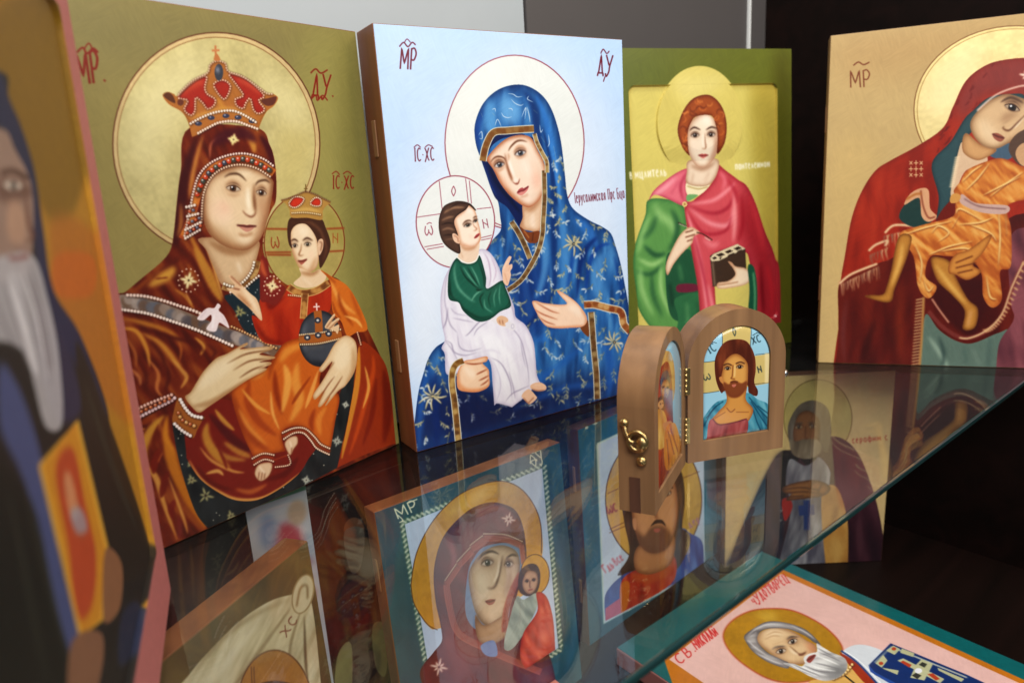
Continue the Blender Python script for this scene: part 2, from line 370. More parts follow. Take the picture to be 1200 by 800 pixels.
    def beads(s, p, step, r, col, col2=None, closed=False, seed=0, smooth=True):
        """pearls or stones along a line"""
        P = s.path(p, closed, smooth); d = np.hypot(*np.diff(P,axis=0).T); c = np.concatenate([[0],np.cumsum(d)])
        o2, s.o = s.o, (0,0,1); rg = random.Random(seed); k = 0
        for q in np.arange(step*.5, c[-1], step):
            x = np.interp(q,c,P[:,0]); y = np.interp(q,c,P[:,1])
            cc = col if (col2 is None or k % 2 == 0) else (rg.choice(col2) if isinstance(col2,list) else col2); k += 1
            s.disc(x+r*.3,y+r*.35,r*1.25,r*1.25,(40,18,12),0.75,0.25); s.disc(x,y,r,r,cc); s.disc(x-r*.25,y-r*.3,r*.35,r*.35,(255,250,240),0.7)
        s.o = o2
    def band(s, p, w, fillc, edge, ew=0.7, spots=None, seed=0, step=5.0):
        """a braided border: a wide line with pale edges and mottled filling"""
        P = s.path(p, False); d = np.gradient(P,axis=0); L = np.hypot(d[:,0],d[:,1])+1e-9; nn = np.stack([-d[:,1],d[:,0]],-1)/L[:,None]
        o2, s.o = s.o, (0,0,1)
        m = s.line(P, w, fillc, smooth=False)
        if spots:
            c = np.concatenate([[0],np.cumsum(np.hypot(*np.diff(P,axis=0).T))]); rg = random.Random(seed)
            for q in np.arange(0, c[-1], step):
                x = np.interp(q,c,P[:,0]); y = np.interp(q,c,P[:,1])
                s.disc(x+rg.uniform(-.2,.2)*w, y+rg.uniform(-.2,.2)*w, w*.4, w*.4, rg.choice(spots), .75, .5, clip=m)
        s.line(P+nn*w*.5, ew, edge, smooth=False); s.line(P-nn*w*.5, ew, edge, smooth=False); s.o = o2
        return m
    def tone(s, sat=1.0, warm=0.0):
        g = s.rgb.mean(2, keepdims=True); s.rgb = g+(s.rgb-g)*sat; s.rgb *= np.array([1+warm, 1, 1-warm], np.float32)
    def glaze(s, amt=0.05, cell=22, seed=5):
        """the hand's unevenness over the whole picture"""
        n = vnoise(s.H, s.W, cell*s.k, s.seed+seed)*.6+vnoise(s.H, s.W, cell*.25*s.k, s.seed+seed+1)*.4
        g = vnoise(s.H, s.W, 1.1*s.k, s.seed+seed+2)
        s.rgb *= (1+amt*.8*(n-.5)*2+amt*.2*(g-.5)*2)[...,None]
        # fine brush marks in two directions, stronger in the darks
        b1 = vnoise(s.H, s.W, 0.9*s.k, s.seed+71, 1.25, 9); b2 = vnoise(s.H, s.W, 0.9*s.k, s.seed+72, -0.5, 9); pick = vnoise(s.H, s.W, 18*s.k, s.seed+73)
        br = np.where(pick > .5, b1, b2)-.5
        s.rgb *= (1+0.085*br*(1-s.rgb.mean(2)*0.8))[...,None]
        # gilding: leaf joints and rubbed spots
        gl = vnoise(s.H, s.W, 16*s.k, s.seed+74)*.5+vnoise(s.H, s.W, 4*s.k, s.seed+75)*.5
        yy, xx = np.mgrid[0:s.H, 0:s.W]; leaf = ((xx//int(34*s.k)*7+yy//int(34*s.k)*13) % 5)/5.0-.4
        s.rgb *= (1+s.gold*(0.26*(gl-.5)+0.06*leaf))[...,None]
# narrow church-style letters: width, strokes in a unit box (x right, y up)
GLYPH = {
 'М':(.62,('0,0! 0.05,1! 0.5,0.25! 0.95,1! 1,0!',)),'Р':(.46,('0.1,0! 0.1,1!','0.1,0.95 0.6,1 0.95,0.75 0.6,0.45 0.1,0.48')),
 'Ѳ':(.6,('0.5,1 0.1,0.5 0.5,0 0.9,0.5 0.5,1','-0.05,0.5! 1.05,0.5!','-0.05,0.5! -0.05,0.3!','1.05,0.5! 1.05,0.3!')),'У':(.55,('0,1! 0.5,0.45!','1,1 0.6,0.4 0.5,0.1 0.15,-0.15 0,0.02')),
 'І':(.16,('0.5,0! 0.5,1!','0,0! 1,0!','0,1! 1,1!')),'С':(.42,('0.95,0.9 0.5,1 0.1,0.75 0.1,0.25 0.5,0 0.95,0.12')),
 'Х':(.5,('0,1 0.35,0.75 0.7,0.2 1,0','1,1 0.6,0.6 0.2,0.1 0,-0.1')),'·':(.12,('0.2,0.45! 0.8,0.5!',)),'.':(.12,('0.2,0.02! 0.8,0.06!',)),
 'Ѡ':(.7,('0.15,1 0,0.4 0.2,0 0.5,0.3 0.8,0 1,0.4 0.85,1','0.5,0.3! 0.5,0.6!')),'О':(.34,('0.5,1! 0.05,0.5 0.5,0! 0.95,0.5 0.5,1!',)),
 'Н':(.5,('0.05,0! 0.05,1!','0.95,0! 0.95,1!','0.05,0.7! 0.95,0.3!')),'Е':(.42,('0.9,0.95 0.4,1 0.1,0.5 0.4,0 0.9,0.08','0.1,0.5! 0.75,0.52!')),
 'е':(.36,('0.1,0.4! 0.85,0.45! 0.6,0.72 0.15,0.55 0.15,0.15 0.55,0 0.9,0.1',)),'р':(.36,('0.15,-0.3! 0.15,0.7!','0.15,0.6 0.6,0.7 0.9,0.4 0.5,0.05 0.15,0.1')),
 'у':(.38,('0.05,0.7! 0.45,0.1!','0.95,0.7 0.5,0.05 0.1,-0.3')),'с':(.32,('0.9,0.6 0.5,0.72 0.1,0.4 0.4,0 0.9,0.08',)),'а':(.4,('0.85,0.7! 0.85,0!','0.85,0.6 0.4,0.7 0.1,0.35 0.4,0 0.85,0.15')),
 'л':(.42,('0,0 0.3,0.15 0.45,0.7! 0.95,0!',)),'и':(.42,('0.1,0.7! 0.1,0!','0.9,0.7! 0.9,0!','0.1,0.1! 0.9,0.6!')),'м':(.5,('0.05,0! 0.12,0.7! 0.5,0.15! 0.88,0.7! 0.95,0!',)),
 'к':(.38,('0.12,0! 0.12,0.7!','0.9,0.7! 0.15,0.35! 0.9,0!')),'я':(.4,('0.88,0! 0.88,0.7! 0.3,0.62 0.3,0.35 0.88,0.32!','0.5,0.33! 0.1,0!')),'п':(.42,('0.1,0! 0.1,0.7! 0.9,0.7! 0.9,0!',)),
 'П':(.46,('0.1,0! 0.1,1!','0.9,0! 0.9,1!','-0.1,1! 1.1,1!')),'Б':(.44,('0.9,1! 0.1,1! 0.1,0! 0.6,0 0.95,0.28 0.6,0.55 0.1,0.55!',)),'ц':(.44,('0.1,0.7! 0.1,0! 0.85,0! 0.85,0.7!','0.85,0! 1,-0.2!')),
 'в':(.36,('0.12,0! 0.12,0.7! 0.6,0.68 0.6,0.4 0.15,0.38! 0.85,0.3 0.7,0 0.12,0!',)),'т':(.4,('0.5,0! 0.5,0.7!','0,0.7! 1,0.7!')),'ь':(.34,('0.12,0.7! 0.12,0! 0.6,0 0.9,0.2 0.5,0.4 0.12,0.36!',)),
 'й':(.42,('0.1,0.7! 0.1,0!','0.9,0.7! 0.9,0!','0.1,0.1! 0.9,0.6!','0.3,0.95 0.5,0.85 0.75,0.98')),'о':(.36,('0.5,0.72 0.08,0.35 0.5,0 0.92,0.35 0.5,0.72',)),'ч':(.38,('0.1,0.7 0.15,0.4 0.85,0.35','0.85,0.7! 0.85,0!')),
 'д':(.46,('0.1,-0.15! 0.1,0! 0.9,0! 0.9,-0.15!','0.25,0! 0.5,0.7! 0.75,0!')),'н':(.42,('0.1,0! 0.1,0.7!','0.9,0! 0.9,0.7!','0.1,0.4! 0.9,0.35!')),'Г':(.4,('0.1,0! 0.1,1! 0.9,1! 0.9,0.85!',)),'В':(.42,('0.12,0! 0.12,1! 0.6,0.98 0.6,0.55 0.15,0.52! 0.9,0.4 0.7,0 0.12,0!',)),
 'ф':(.5,('0.5,-0.25! 0.5,1!','0.5,0.6 0.1,0.6 0.1,0.1 0.5,0.1','0.5,0.6 0.9,0.6 0.9,0.1 0.5,0.1')),'~':(.5,('0,0.3 0.25,0.75 0.55,0.3 0.8,0.75 1,0.5',)),' ':(.22,()),'Л':(.48,('0,0 0.3,0.15 0.45,1! 1,0!',)),'Ц':(.46,('0.1,1! 0.1,0! 0.85,0! 0.85,1!','0.85,0! 1,-0.2!')),'Т':(.46,('0.5,0! 0.5,1!','0,0.85! 0,1! 1,1! 1,0.85!')),'А':(.44,('0,0! 0.5,1! 1,0!','0.2,0.4! 0.8,0.4!')),'И':(.46,('0.1,1! 0.1,0!','0.9,1! 0.9,0!','0.1,0.1! 0.9,0.9!')),'Д':(.5,('0.05,-0.15! 0.1,0.02! 0.95,0.02! 1,-0.15!','0.2,0! 0.5,1! 0.85,0!')),'К':(.42,('0.12,0! 0.12,1!','0.9,1! 0.15,0.5! 0.9,0!')),
}
# boards: lower left corner of the front face x, y, z; turn; lean; width; height; thickness (metres)
Z_LOW = -0.34
PANELS = {
 'monk':    (-0.1069, 0.0616, 0, R_(112.17), -0.021, 0.40, 0.425, 0.022),
 'crown':   (-0.3195, 0.4545, 0, 0.881, 0.0, 0.301, 0.413, 0.024),
 'blue':    (-0.106, 0.658, 0, 0.551, 0.007, 0.296, 0.414, 0.042),
 'healer':  (0.153, 0.905, 0, 0.344, 0.05, 0.290, 0.424, 0.024),
 'tender':  (0.416, 0.887, 0, -0.341, 0.086, 0.300, 0.423, 0.024),
 'elder':   (0.309, 0.940, Z_LOW, -0.035, 0.0, 0.242, 0.308, 0.020),
 'saviour': (0.078, 0.779, Z_LOW, 0.717, 0.02, 0.309, 0.305, 0.020),
 'cloth':   (-0.276, 0.318, Z_LOW, 1.21, 0.026, 0.250, 0.305, 0.026),
 'dark':    (-0.227, 0.664, Z_LOW, 0.749, 0.015, 0.200, 0.290, 0.018),
 'teal':    (-0.129, 0.575, Z_LOW, 0.653, 0.069, 0.240, 0.310, 0.022),
}
# icon lying flat on the lower shelf: its top left corner, turn, size
FLAT = dict(tl=(0.108, 0.742, -0.315), yaw=R_(37.4), w=0.326, h=0.44, t=0.025)
# folding travel icon: leaves as boards (x, y, z, turn, lean, width, height, thickness)
PANELS['leaf_right'] = (0.1582, 0.5904, 0, R_(13.4), 0.0, 0.1017, 0.143, 0.030)
PANELS['leaf_left'] = (0.1067, 0.4959, 0, R_(62.5), 0.0, 0.1069, 0.143, 0.030)
def panel_corners(k):
    x, y, z, yaw, lean, w, h, t = PANELS[k]; u, v, n = panel_axes(yaw, lean); B = np.array([x,y,z])
    return np.array([B+v*h, B+u*w+v*h, B+u*w, B])
def canvas_for(k, ppm, base, seed=1, gain=1.0):
    x, y, z, yaw, lean, w, h, t = PANELS[k]
    return Canvas(proj(panel_corners(k)), w, h, ppm, base, seed, gain)
def canvas_flat(ppm, base, seed=1, gain=1.0):
    a = FLAT['yaw']; u = np.array([math.cos(a), math.sin(a), 0]); d = np.array([math.sin(a), -math.cos(a), 0]); T = np.array(FLAT['tl'])
    return Canvas(proj(np.array([T, T+u*FLAT['w'], T+u*FLAT['w']+d*FLAT['h'], T+d*FLAT['h']])), FLAT['w'], FLAT['h'], ppm, base, seed, gain)
SKIN = (238,208,182)
def paint_blue():
    c = canvas_for('blue', 2300, (176,206,246), 3)
    # airy ground, paler round the figure
    c.fill('470,230 520,120 600,60 700,110 735,260 720,420 560,520 480,420', (214,226,244), .8, 30)
    c.fill('486,260 540,200 520,330 512,410 480,440', (226,236,248), .7, 12)
    c.fill('440,30 520,36 500,110 450,140', (196,218,248), .5, 18)
    ln = (150,66,84)
    m = c.disc(603,167,81.5,102,(222,226,221)); c.line(ellipse(603,167,81.5,102),1.3,ln,closed=True,smooth=False)
    c.fill('530,130 560,80 620,75 560,160 540,210', (232,233,226), .6, 12, clip=m)
    # lettering
    red = (112,30,48)
    c.text('МР',(469,81),(487,82),25,red,1.8); c.line('468,55 473,50 478,55 483,50 487,53',1.5,red); c.line('474,50 477,46 481,50',1,red)
    c.text('ДУ',(700,86),(717,87),22,red,1.7); c.line('704,63 707,58 711,63 714,60',1.3,red); c.line('709,90 707,96',1.2,red)
    c.text('ІС·ХС',(486,189),(509,188),15,red,1.2); c.line('485,173 489,170 493,173',1,red); c.line('498,173 502,170 507,172',1,red)
    c.text('Іерусалимская Прс Бца',(674,238),(732,232),12,red,0.75)
    # ---- the veil and robe
    c.o=(0,0,1)
    robe = c.fill('563,185 558,170 556,152 559,137 566,122 577,110 590,102.5 605,99.4 617.5,101 630,107.5 640,117.5 647.5,131 653.5,149 657.5,167 660.5,190 662,205 665,230 672,245 690,258 706,266 716,274 721.5,289 727.5,310 732.5,335 736,355 740,385 750,420 750,470 620,510 480,545! 484,520 486,494 490.5,459 496.5,437 502,420 510.7,407 530,390 560,330 569.5,292.5 577.5,281 587,269 586,252.5 583.5,236 577,224 570,205', (38,96,158))
    c.drape(robe,(14,48,98),(92,154,206),1.45,8,.6,7,2)
    c.fill('488,470 520,440 560,470 640,450 720,440 745,470 740,480 480,545 480,520', (10,28,78), .85, 12, clip=robe)
    c.fill('530,455 600,455 640,470 640,500 540,520', (20,30,72), .85, 8, clip=robe)
    c.fill('600,300 640,310 640,380 610,400 600,350', (14,50,118), .7, 7, clip=robe)
    c.rim(robe,(10,42,94),5,.7)
    # hood light and dark
    c.folds(robe,[('575,118 573,140 577,160',16,(84,148,206),.85,4),('590,112 598,130 600,147',26,(104,164,218),.9,6),('612,105 625,125 630,160 640,190',9,(12,52,112),.85,2.5),
      ('628,112 640,140 648,180 654,225',8,(50,120,200),.7,2),('566,128 560,150 562,176',7,(14,62,140),.7,2),('636,150 645,190 652,240 655,280',5,(10,46,104),.8,1.5),
      ('646,165 652,200 658,250',4,(64,132,206),.7,1.5),('645,200 648,250 650,330 645,350',7,(10,46,106),.8,2),('652,240 660,270 662,330 655,370',9,(72,136,196),.8,3),
      ('638,262 640,300 634,335 626,350',7,(82,142,198),.75,2.5),('672,256 690,270 700,290',10,(52,118,198),.6,3),('700,278 688,290 680,310 676,350',7,(8,42,108),.9,2),
      ('716,286 704,288 694,300 689,320 686,345',5,(14,60,140),.8,1.5),('706,296 700,320 700,350',14,(82,144,202),.75,4),('720,300 727,330 731,355',5,(12,56,128),.7,2),
      ('664,340 672,300 676,275',5,(16,66,150),.6,2),('612,390 640,360 656,375',6,(10,40,100),.7,2),('590,470 640,440 690,400',9,(30,96,180),.55,4),('600,480 660,455 700,450 735,440',7,(34,100,184),.5,3),
      ('625,400 640,395 650,385',7,(40,110,190),.6,3),('700,400 712,410 716,440 712,465',12,(30,92,176),.7,4),('505,425 498,450 492,490 492,525',7,(34,98,180),.6,3),('515,425 508,460 512,500 510,530',6,(10,40,104),.7,3)])
    # gold ornament
    orn=(196,214,228)
    for x,y,r in ((672.5,286,14),(507,464,18),(720,401,14)): c.flower(x,y,r,robe,int(x))
    c.sprigs(robe,(600,262,742,345),20,13,80,11); c.sprigs(robe,(600,352,742,480),21,14,100,12,.75); c.sprigs(robe,(484,420,540,535),20,14,70,14,.85); c.sprigs(robe,(545,470,700,505),22,11,20,15,.4); c.sprigs(robe,(640,185,668,262),15,11,85,17); c.sprigs(robe,(558,285,602,350),17,11,120,18,.6)
    c.o=(540,90,8)
    for q in ('380,335 400,370 440,385 480,375','445,300 475,300 485,320','440,160 490,165 530,190 580,185','470,210 510,250 560,270 590,255','290,310 320,300 325,330','295,340 320,365','320,460 345,400 380,470','570,380 610,290 600,400','620,280 640,360 650,430','640,180 625,210 680,240','680,310 720,345','740,450 750,520 770,490','750,560 790,620','820,540 830,620 815,660','190,340 205,380','165,550 195,515 200,580 170,575','880,700 895,780','870,650 880,700'): c.line(q,7,(206,222,236) if len(q)%3 else (214,200,140),.9,.12,taper=1,clip=robe)
    # dark lining round the face
    c.o=(540,180,8)
    lining=c.fill('195,40 240,200 300,370 345,440 430,500 500,600 560,690 585,500 520,430 440,370 360,260 300,120 250,30 300,-80 420,-150 560,-160 680,-150 690,-110 560,-190 330,-170 240,-60', (16,32,84))
    c.folds(lining,[('250,60 330,260 470,440 560,560',40,(8,16,50),.7,1.5),('210,80 270,280 340,400',14,(30,66,136),.6,1)])
    # neck, face
    neck=c.fill('585,470 580,600 555,690 640,722 742,720 765,560 795,330 700,430', (226,190,158))
    c.folds(neck,[('585,490 640,520 700,480 760,400',60,(176,122,86),.8,2.5),('570,540 570,640 600,700',30,(190,140,104),.7,2),('680,560 670,640 690,700',50,(242,214,190),.7,2)])
    c.rim(neck,(170,112,76),3,.7)
    face=c.fill('245,45 330,-60 430,-140 540,-172 640,-160 690,-100 725,-20 770,60 795,150 800,250 782,340 740,430 690,480 640,505 585,490 500,430 430,360 360,260 305,150 262,90', (240,212,188))
    c.folds(face,[('250,50 310,170 380,290 470,400 560,470 640,500',60,(196,130,92),.75,3.2),('800,150 800,260 770,360 700,470',30,(206,150,118),.7,2.5),('300,-40 420,-130 560,-165',26,(222,176,144),.6,2),
       ('560,60 640,140 650,220',110,(248,226,206),.7,5),('400,-90 520,-130 600,-120',60,(250,230,212),.7,4),('350,220 400,280 450,330',60,(240,196,168),.6,3),('690,180 720,260 690,330',70,(244,188,164),.55,4),('560,420 620,440 680,430',40,(246,214,194),.6,2.5)])
    c.rim(face,(170,96,60),3.4,.95)
    c.fill('640,60 740,120 790,260 740,400 660,470 700,300',(226,176,146),.45,3.5,clip=face); c.fill('440,300 500,400 600,470 520,450',(206,146,112),.5,3,clip=face); c.disc(700,250,50,60,(238,172,150),.35,4,clip=face); c.disc(420,260,40,50,(236,176,152),.35,4,clip=face)
    # nose
    c.line('415,0 428,90 452,170 474,230 490,265',26,(140,80,52),.85,.7,taper=1); c.line('440,30 470,130 505,220',22,(252,236,220),.8,1.0,taper=1)
    c.line('484,262 505,280 530,285 545,262 552,232',9,(140,66,50),.8,.4,taper=1); c.disc(515,245,22,20,(252,232,216),.7,.8); c.disc(524,280,10,5,(110,46,38),.8,.3)
    # brows and eyes
    c.line('275,85 310,45 350,28 400,40 425,75',13,(110,66,44),.95,.3,taper=1); c.line('445,-22 470,-65 520,-112 570,-122 625,-108',17,(110,68,46),.95,.35,taper=1)
    c.line('440,-5 450,30 440,80',16,(196,140,106),.6,1,taper=1)
    c.disc(362,105,62,50,(206,158,128),.55,1.2); c.disc(565,-5,62,48,(206,158,128),.5,1.2)
    c.line('300,112 330,62 380,60 412,88',26,(176,116,82),.6,1.0,taper=1); c.line('495,-5 530,-60 580,-62 618,-30',28,(186,128,94),.6,1.1,taper=1); c.line('318,140 360,160 405,130',12,(196,140,108),.6,.7,taper=1); c.line('510,30 560,38 608,5',12,(200,146,114),.6,.7,taper=1)
    c.eye(314,122,410,94,27,21,(84,92,104),.54,.56,(222,216,212),(70,40,28)); c.eye(505,12,612,-16,28,22,(84,92,104),.52,.52,(222,216,212),(70,40,28))
    # mouth
    c.fill('528,368 545,335 575,318 590,325 635,305 620,335 580,350', (176,80,82)); c.fill('530,375 580,350 630,318 625,345 590,382 560,392', (218,134,126))
    c.line('528,370 560,352 590,345 635,308',4,(110,30,36),.9,.2); c.line('560,405 600,400 630,380',10,(206,150,122),.6,.7)
    # dress and gold bands
    c.o=(600,260,8)
    d=c.fill('70,45 150,95 250,85 262,120 240,190 190,200 140,180', (122,62,28)); c.folds(d,[('110,80 160,150',20,(190,120,60),.7,.6),('200,100 190,180',14,(70,30,14),.7,.6)])
    g=(130,104,64); e=(214,212,192); sp=[(98,60,28),(164,138,92),(84,54,28),(120,84,44)]
    c.band('-5,0 60,100 120,220 170,345',6.2,g,e,.7,sp,2); c.band('300,-480 305,-250 300,-120 292,0 285,120 245,270 170,420 80,550 -40,640 -130,690',5.6,g,e,.7,sp,3,5)
    c.o=(540,90,8)
    c.band('205,790 235,650 305,525 440,505 560,495 685,488',8.2,(136,96,48),e,.9,[(112,62,22),(176,150,100),(120,72,28),(150,110,60)],4,7)
    c.band('690,535 715,620 765,720 805,800 808,900',4.6,(168,140,88),e,.7,sp,5)
    # ---- his hand at the right, cuffs
    c.o=(600,330,8)
    c.fill('640,430 710,360 720,515', (120,66,30)); 
    c.band('740,285 752,420 765,600 790,860 800,1100',7,g,e,.8,sp,6); c.band('675,218 770,215 900,248 1005,272 1035,320 1050,400 1110,470',8.5,(166,110,60),e,.9,[(120,50,20),(200,160,104),(130,70,30)],7,7)
    hand=c.fill('190,200 215,178 300,200 440,215 515,205 470,150 425,95 440,84 520,130 600,190 660,260 700,330 695,390 645,425 540,432 430,437 330,420 270,360 230,290', (240,200,170))
    c.folds(hand,[('300,420 430,437 560,430 660,410',40,(214,140,100),.7,1.5),('520,240 600,260 640,320',70,(250,226,202),.6,3),('640,260 690,330 680,400',24,(210,150,112),.6,1.2),('440,110 520,180',10,(250,222,200),.7,.6),('300,220 440,260',18,(250,218,196),.7,.8)])
    c.rim(hand,(206,128,88),1.6,.8)
    for q in ('215,188 300,240 380,280 450,298','215,262 300,310 430,356','265,340 330,380 410,405'): c.line(q,6,(176,96,66),.85,.25,taper=1)
    # ---- child
    c.o=(480,200,8)
    m=c.cover(ellipse(533.7,260,46,53.8)); c.comp(m,(224,228,224))
    c.o=(0,0,1); c.line(ellipse(533.7,260,46,53.8),1.3,ln,closed=True,smooth=False); c.o=(480,200,8)
    for q in ('278,100 305,360','525,75 550,295','560,95 580,310','70,437 290,405','630,360 765,345','140,715 310,685','160,738 320,710','670,630 770,605','670,652 765,632'): c.line(q,7.5,ln,.9)
    c.line('800,490 860,515',9,ln)
    c.o=(0,0,1); c.text('Ѡ',(498.5,276),(507.5,275),11,ln,1.1); c.line('500,263 503,261 506,262',.9,ln); c.text('О',(529,230),(534,230),12,ln,1); c.text('Н',(567,268),(572.5,267),11,ln,1)
    # white wrap behind
    c.o=(480,290,8)
    wrap=c.fill('640,20 730,30 800,110 850,220 880,320 930,430 980,560 995,650 1080,720 1130,800! 1165,900 1180,1040 1195,1200 1240,1290! 1160,1320 1090,1390 960,1495! 830,1460 795,1480! 780,1300 760,1090 700,1035 550,1080 470,1160 400,1195 340,1170 330,1000 300,940 330,860 300,700 290,480 320,310 370,200 440,100', (226,222,234))
    c.fill('600,820 760,800 900,850 980,1000 990,1200 860,1330 800,1100 640,1000', (240,240,246), .8, 4, clip=wrap)
    c.drape(wrap,(196,186,206),(246,246,250),1.2,6,.35,5,9)
    gr=(150,140,164)
    c.folds(wrap,[('370,200 340,330 330,500 350,620 330,760',10,gr,.5,.6),('360,560 340,700 280,800',8,gr,.7,.5),('350,600 380,720 450,800',7,gr,.6,.5),('380,560 440,620 560,640',10,gr,.4,.8),('400,660 500,680 600,700',8,gr,.5,.7),
      ('760,620 650,700 560,800 520,830',9,gr,.75,.5),('740,690 640,760 600,830',6,gr,.6,.5),('690,40 740,130 760,280 740,370',7,(176,150,176),.7,.5),('760,80 810,220 780,330',6,(190,160,186),.6,.5),('900,400 960,560 990,680',8,gr,.5,.6),
      ('860,720 960,760 1040,860 1080,1000 1110,1150 1120,1290',9,gr,.65,.6),('1040,880 1060,1000 1090,1130',6,gr,.5,.5),('760,1030 860,1090 940,1250 960,1400',9,gr,.7,.6),('930,1160 970,1300 990,1420',7,gr,.6,.5),('1130,1290 1040,1330 960,1370 900,1440',8,gr,.65,.5),
      ('330,870 390,900 420,980 520,1010 640,980',9,gr,.7,.6),('330,870 400,960 460,1080',7,gr,.5,.6),('450,800 470,930 560,970 680,940',8,gr,.6,.7),('340,930 350,1080 400,1190',10,(206,200,216),.6,1),('780,1050 840,1200 850,1330 800,1470',9,(190,182,204),.6,.8),('620,1000 760,960 860,1000',10,(206,200,218),.5,1)])
    c.rim(wrap,(168,156,184),2.2,.7)
    tun=c.fill('440,100 380,200 360,320 370,480 460,515 500,590 590,670 670,695 760,670 850,600 940,560 945,500 900,380 865,310 725,385 715,270 660,80 620,130 560,150 490,140', (30,98,78))
    hl=(120,178,150); dk=(8,48,36)
    c.folds(tun,[('430,120 420,240 460,380 560,480 620,510',18,hl,.55,1),('470,170 520,270 600,350 660,390',12,dk,.8,.8),('500,180 560,270 640,370',9,hl,.6,.6),('570,170 620,260 660,360',9,hl,.6,.6),('540,180 590,270 650,360',8,dk,.7,.6),('640,120 690,260 700,370',12,dk,.6,.8),
      ('690,390 620,440 580,500',14,hl,.7,.7),('700,420 660,480 690,580',14,dk,.7,.8),('700,480 710,560 780,610',12,hl,.55,.9),('820,380 790,460 800,560',10,hl,.5,.8),('850,340 840,450 850,540',9,hl,.5,.8),('770,400 740,480 760,560',9,dk,.5,.8),
      ('380,300 380,420 440,500',18,dk,.7,1),('440,520 540,600 660,660 780,640',20,dk,.6,1.3),('690,390 650,400 620,390',12,dk,.9,.6),('400,440 430,480',16,hl,.3,1),('930,420 940,500 900,560',10,dk,.5,.8)])
    c.rim(tun,(8,46,36),2,.75)
    nk=c.fill('470,-60 475,20 455,85 500,125 560,142 625,110 650,40 640,-100', (232,200,172)); c.folds(nk,[('480,-30 520,10 600,0 640,-60',34,(190,134,98),.8,1.2),('480,40 500,100',14,(206,156,120),.6,.8)]); c.line('445,90 500,135 560,148 620,125 650,60',11,(240,236,220))
    c.o=(480,200,8)
    fc=c.fill('540,320 610,370 640,470 662,560 668,640 630,700 560,715 470,690 450,600 415,480 440,430 520,370', (246,220,196))
    c.folds(fc,[('430,450 450,560 480,670 560,712',34,(216,162,128),.6,1.5),('500,400 560,360 600,400',40,(252,238,222),.7,2),('560,600 590,640',40,(246,196,174),.6,2),('655,560 662,640 620,695',14,(210,150,122),.6,.8)])
    c.rim(fc,(200,132,96),1.8,.8)
    hr=c.fill('305,360 350,315 450,285 560,305 620,365 612,372 560,328 540,350 520,372 440,430 418,490 450,590 470,690 472,775 400,750 320,680 280,580 275,460', (84,58,46))
    c.folds(hr,[('320,400 400,350 520,345',24,(160,122,92),.8,.8),('300,470 360,440 420,430',20,(154,116,88),.75,.8),('300,560 360,540 430,560',20,(150,114,88),.7,.8),('330,650 400,640 450,660',14,(130,98,76),.6,.8),('290,510 360,490 420,500',9,(44,28,22),.8,.6),('310,610 380,600 440,620',9,(44,28,22),.7,.6),('350,370 450,310 560,310',8,(50,32,26),.7,.6)])
    c.rim(hr,(40,24,20),1.5,.7)
    c.fill('400,600 420,588 460,620 472,680 440,678 412,650', (232,186,156)); c.line('415,605 450,630 455,668',3,(150,90,66),.7,.3)
    c.line('495,512 520,478 560,466 585,480',6,(92,58,40),.85,.25,taper=1); c.line('592,448 615,432 636,432',5,(92,58,40),.8,.25,taper=1)
    c.eye(508,525,580,502,17,13,(86,96,88),.55,.6,(222,216,210),(80,52,38)); c.eye(596,485,640,460,13,10,(86,96,88),.55,.62,(222,216,210),(80,52,38))
    c.line('588,480 605,520 630,545 612,562 595,562',5,(176,112,84),.75,.3,taper=1); c.fill('606,632 625,600 655,585 652,605 630,630', (190,76,78)); c.line('606,632 630,615 655,600',4,(120,40,40),.8,.15)
    c.disc(470,670,10,14,(176,120,90),.4,.6)
    # blessing hand
    c.o=(480,290,8)
    h=c.fill('870,200 900,130 930,85 945,82 955,95 930,160 960,155 962,190 945,220 950,260 935,320 915,360 880,325 868,250', (236,188,158)); c.folds(h,[('880,200 920,120',8,(250,220,196),.7,.4),('940,170 930,220',6,(206,140,108),.7,.3),('900,180 930,160',4,(190,120,90),.7,.2),('890,240 920,340',18,(206,140,106),.5,.8)])
    # scroll and fist
    c.fill('760,670 860,640 940,690 980,730 960,770 900,750 820,720', (226,222,226)); c.fill('815,670 850,640 900,650 925,680 905,730 870,735 830,715', (222,176,140)); c.line('840,680 850,715',5,(160,104,76),.7,.2); c.line('868,680 878,720',5,(160,104,76),.7,.2)
    c.fill('895,720 930,695 990,720 985,765 950,775', (222,218,224)); c.disc(966,738,16,24,(186,180,196),.9,.2); c.disc(966,738,8,13,(226,222,230))
    # supporting hand, its cuff, the feet
    c.o=(480,380,6.667)
    h=c.fill('395,330 430,285 500,272 590,250 612,262 600,290 570,303 615,350 622,400 620,480 540,525 440,525 378,500 370,400', (238,196,160))
    c.folds(h,[('375,450 440,520 560,520 615,480',50,(222,136,84),.75,1.8),('420,330 480,380 500,420',60,(250,224,196),.6,2.5),('440,290 590,262',14,(250,220,194),.6,.6),('380,360 385,440 390,500',20,(214,140,96),.6,1)])
    c.rim(h,(206,120,72),1.8,.8)
    for q in ('430,300 500,310 590,298','520,392 560,372 610,350','538,440 580,420 620,398','552,478 590,455 620,428'): c.line(q,8,(150,72,44),.85,.3,taper=1)
    c.band('420,283 365,310 335,370 332,470 350,600 372,810 385,960',7.5,(150,112,58),e,.9,[(110,70,28),(190,158,96),(86,54,26)],8,6)
    c.fill('945,475 985,455 1030,455 1066,482 1060,512 1000,522 950,502', (230,180,146)); c.fill('875,555 930,505 985,555 992,580 940,622 905,598', (230,182,148)); c.folds(None,[('950,500 1000,518 1060,510',8,(150,90,64),.7,.4),('890,570 915,605 940,620',7,(150,90,64),.7,.4),('970,470 1030,475',10,(244,206,176),.6,.5)])
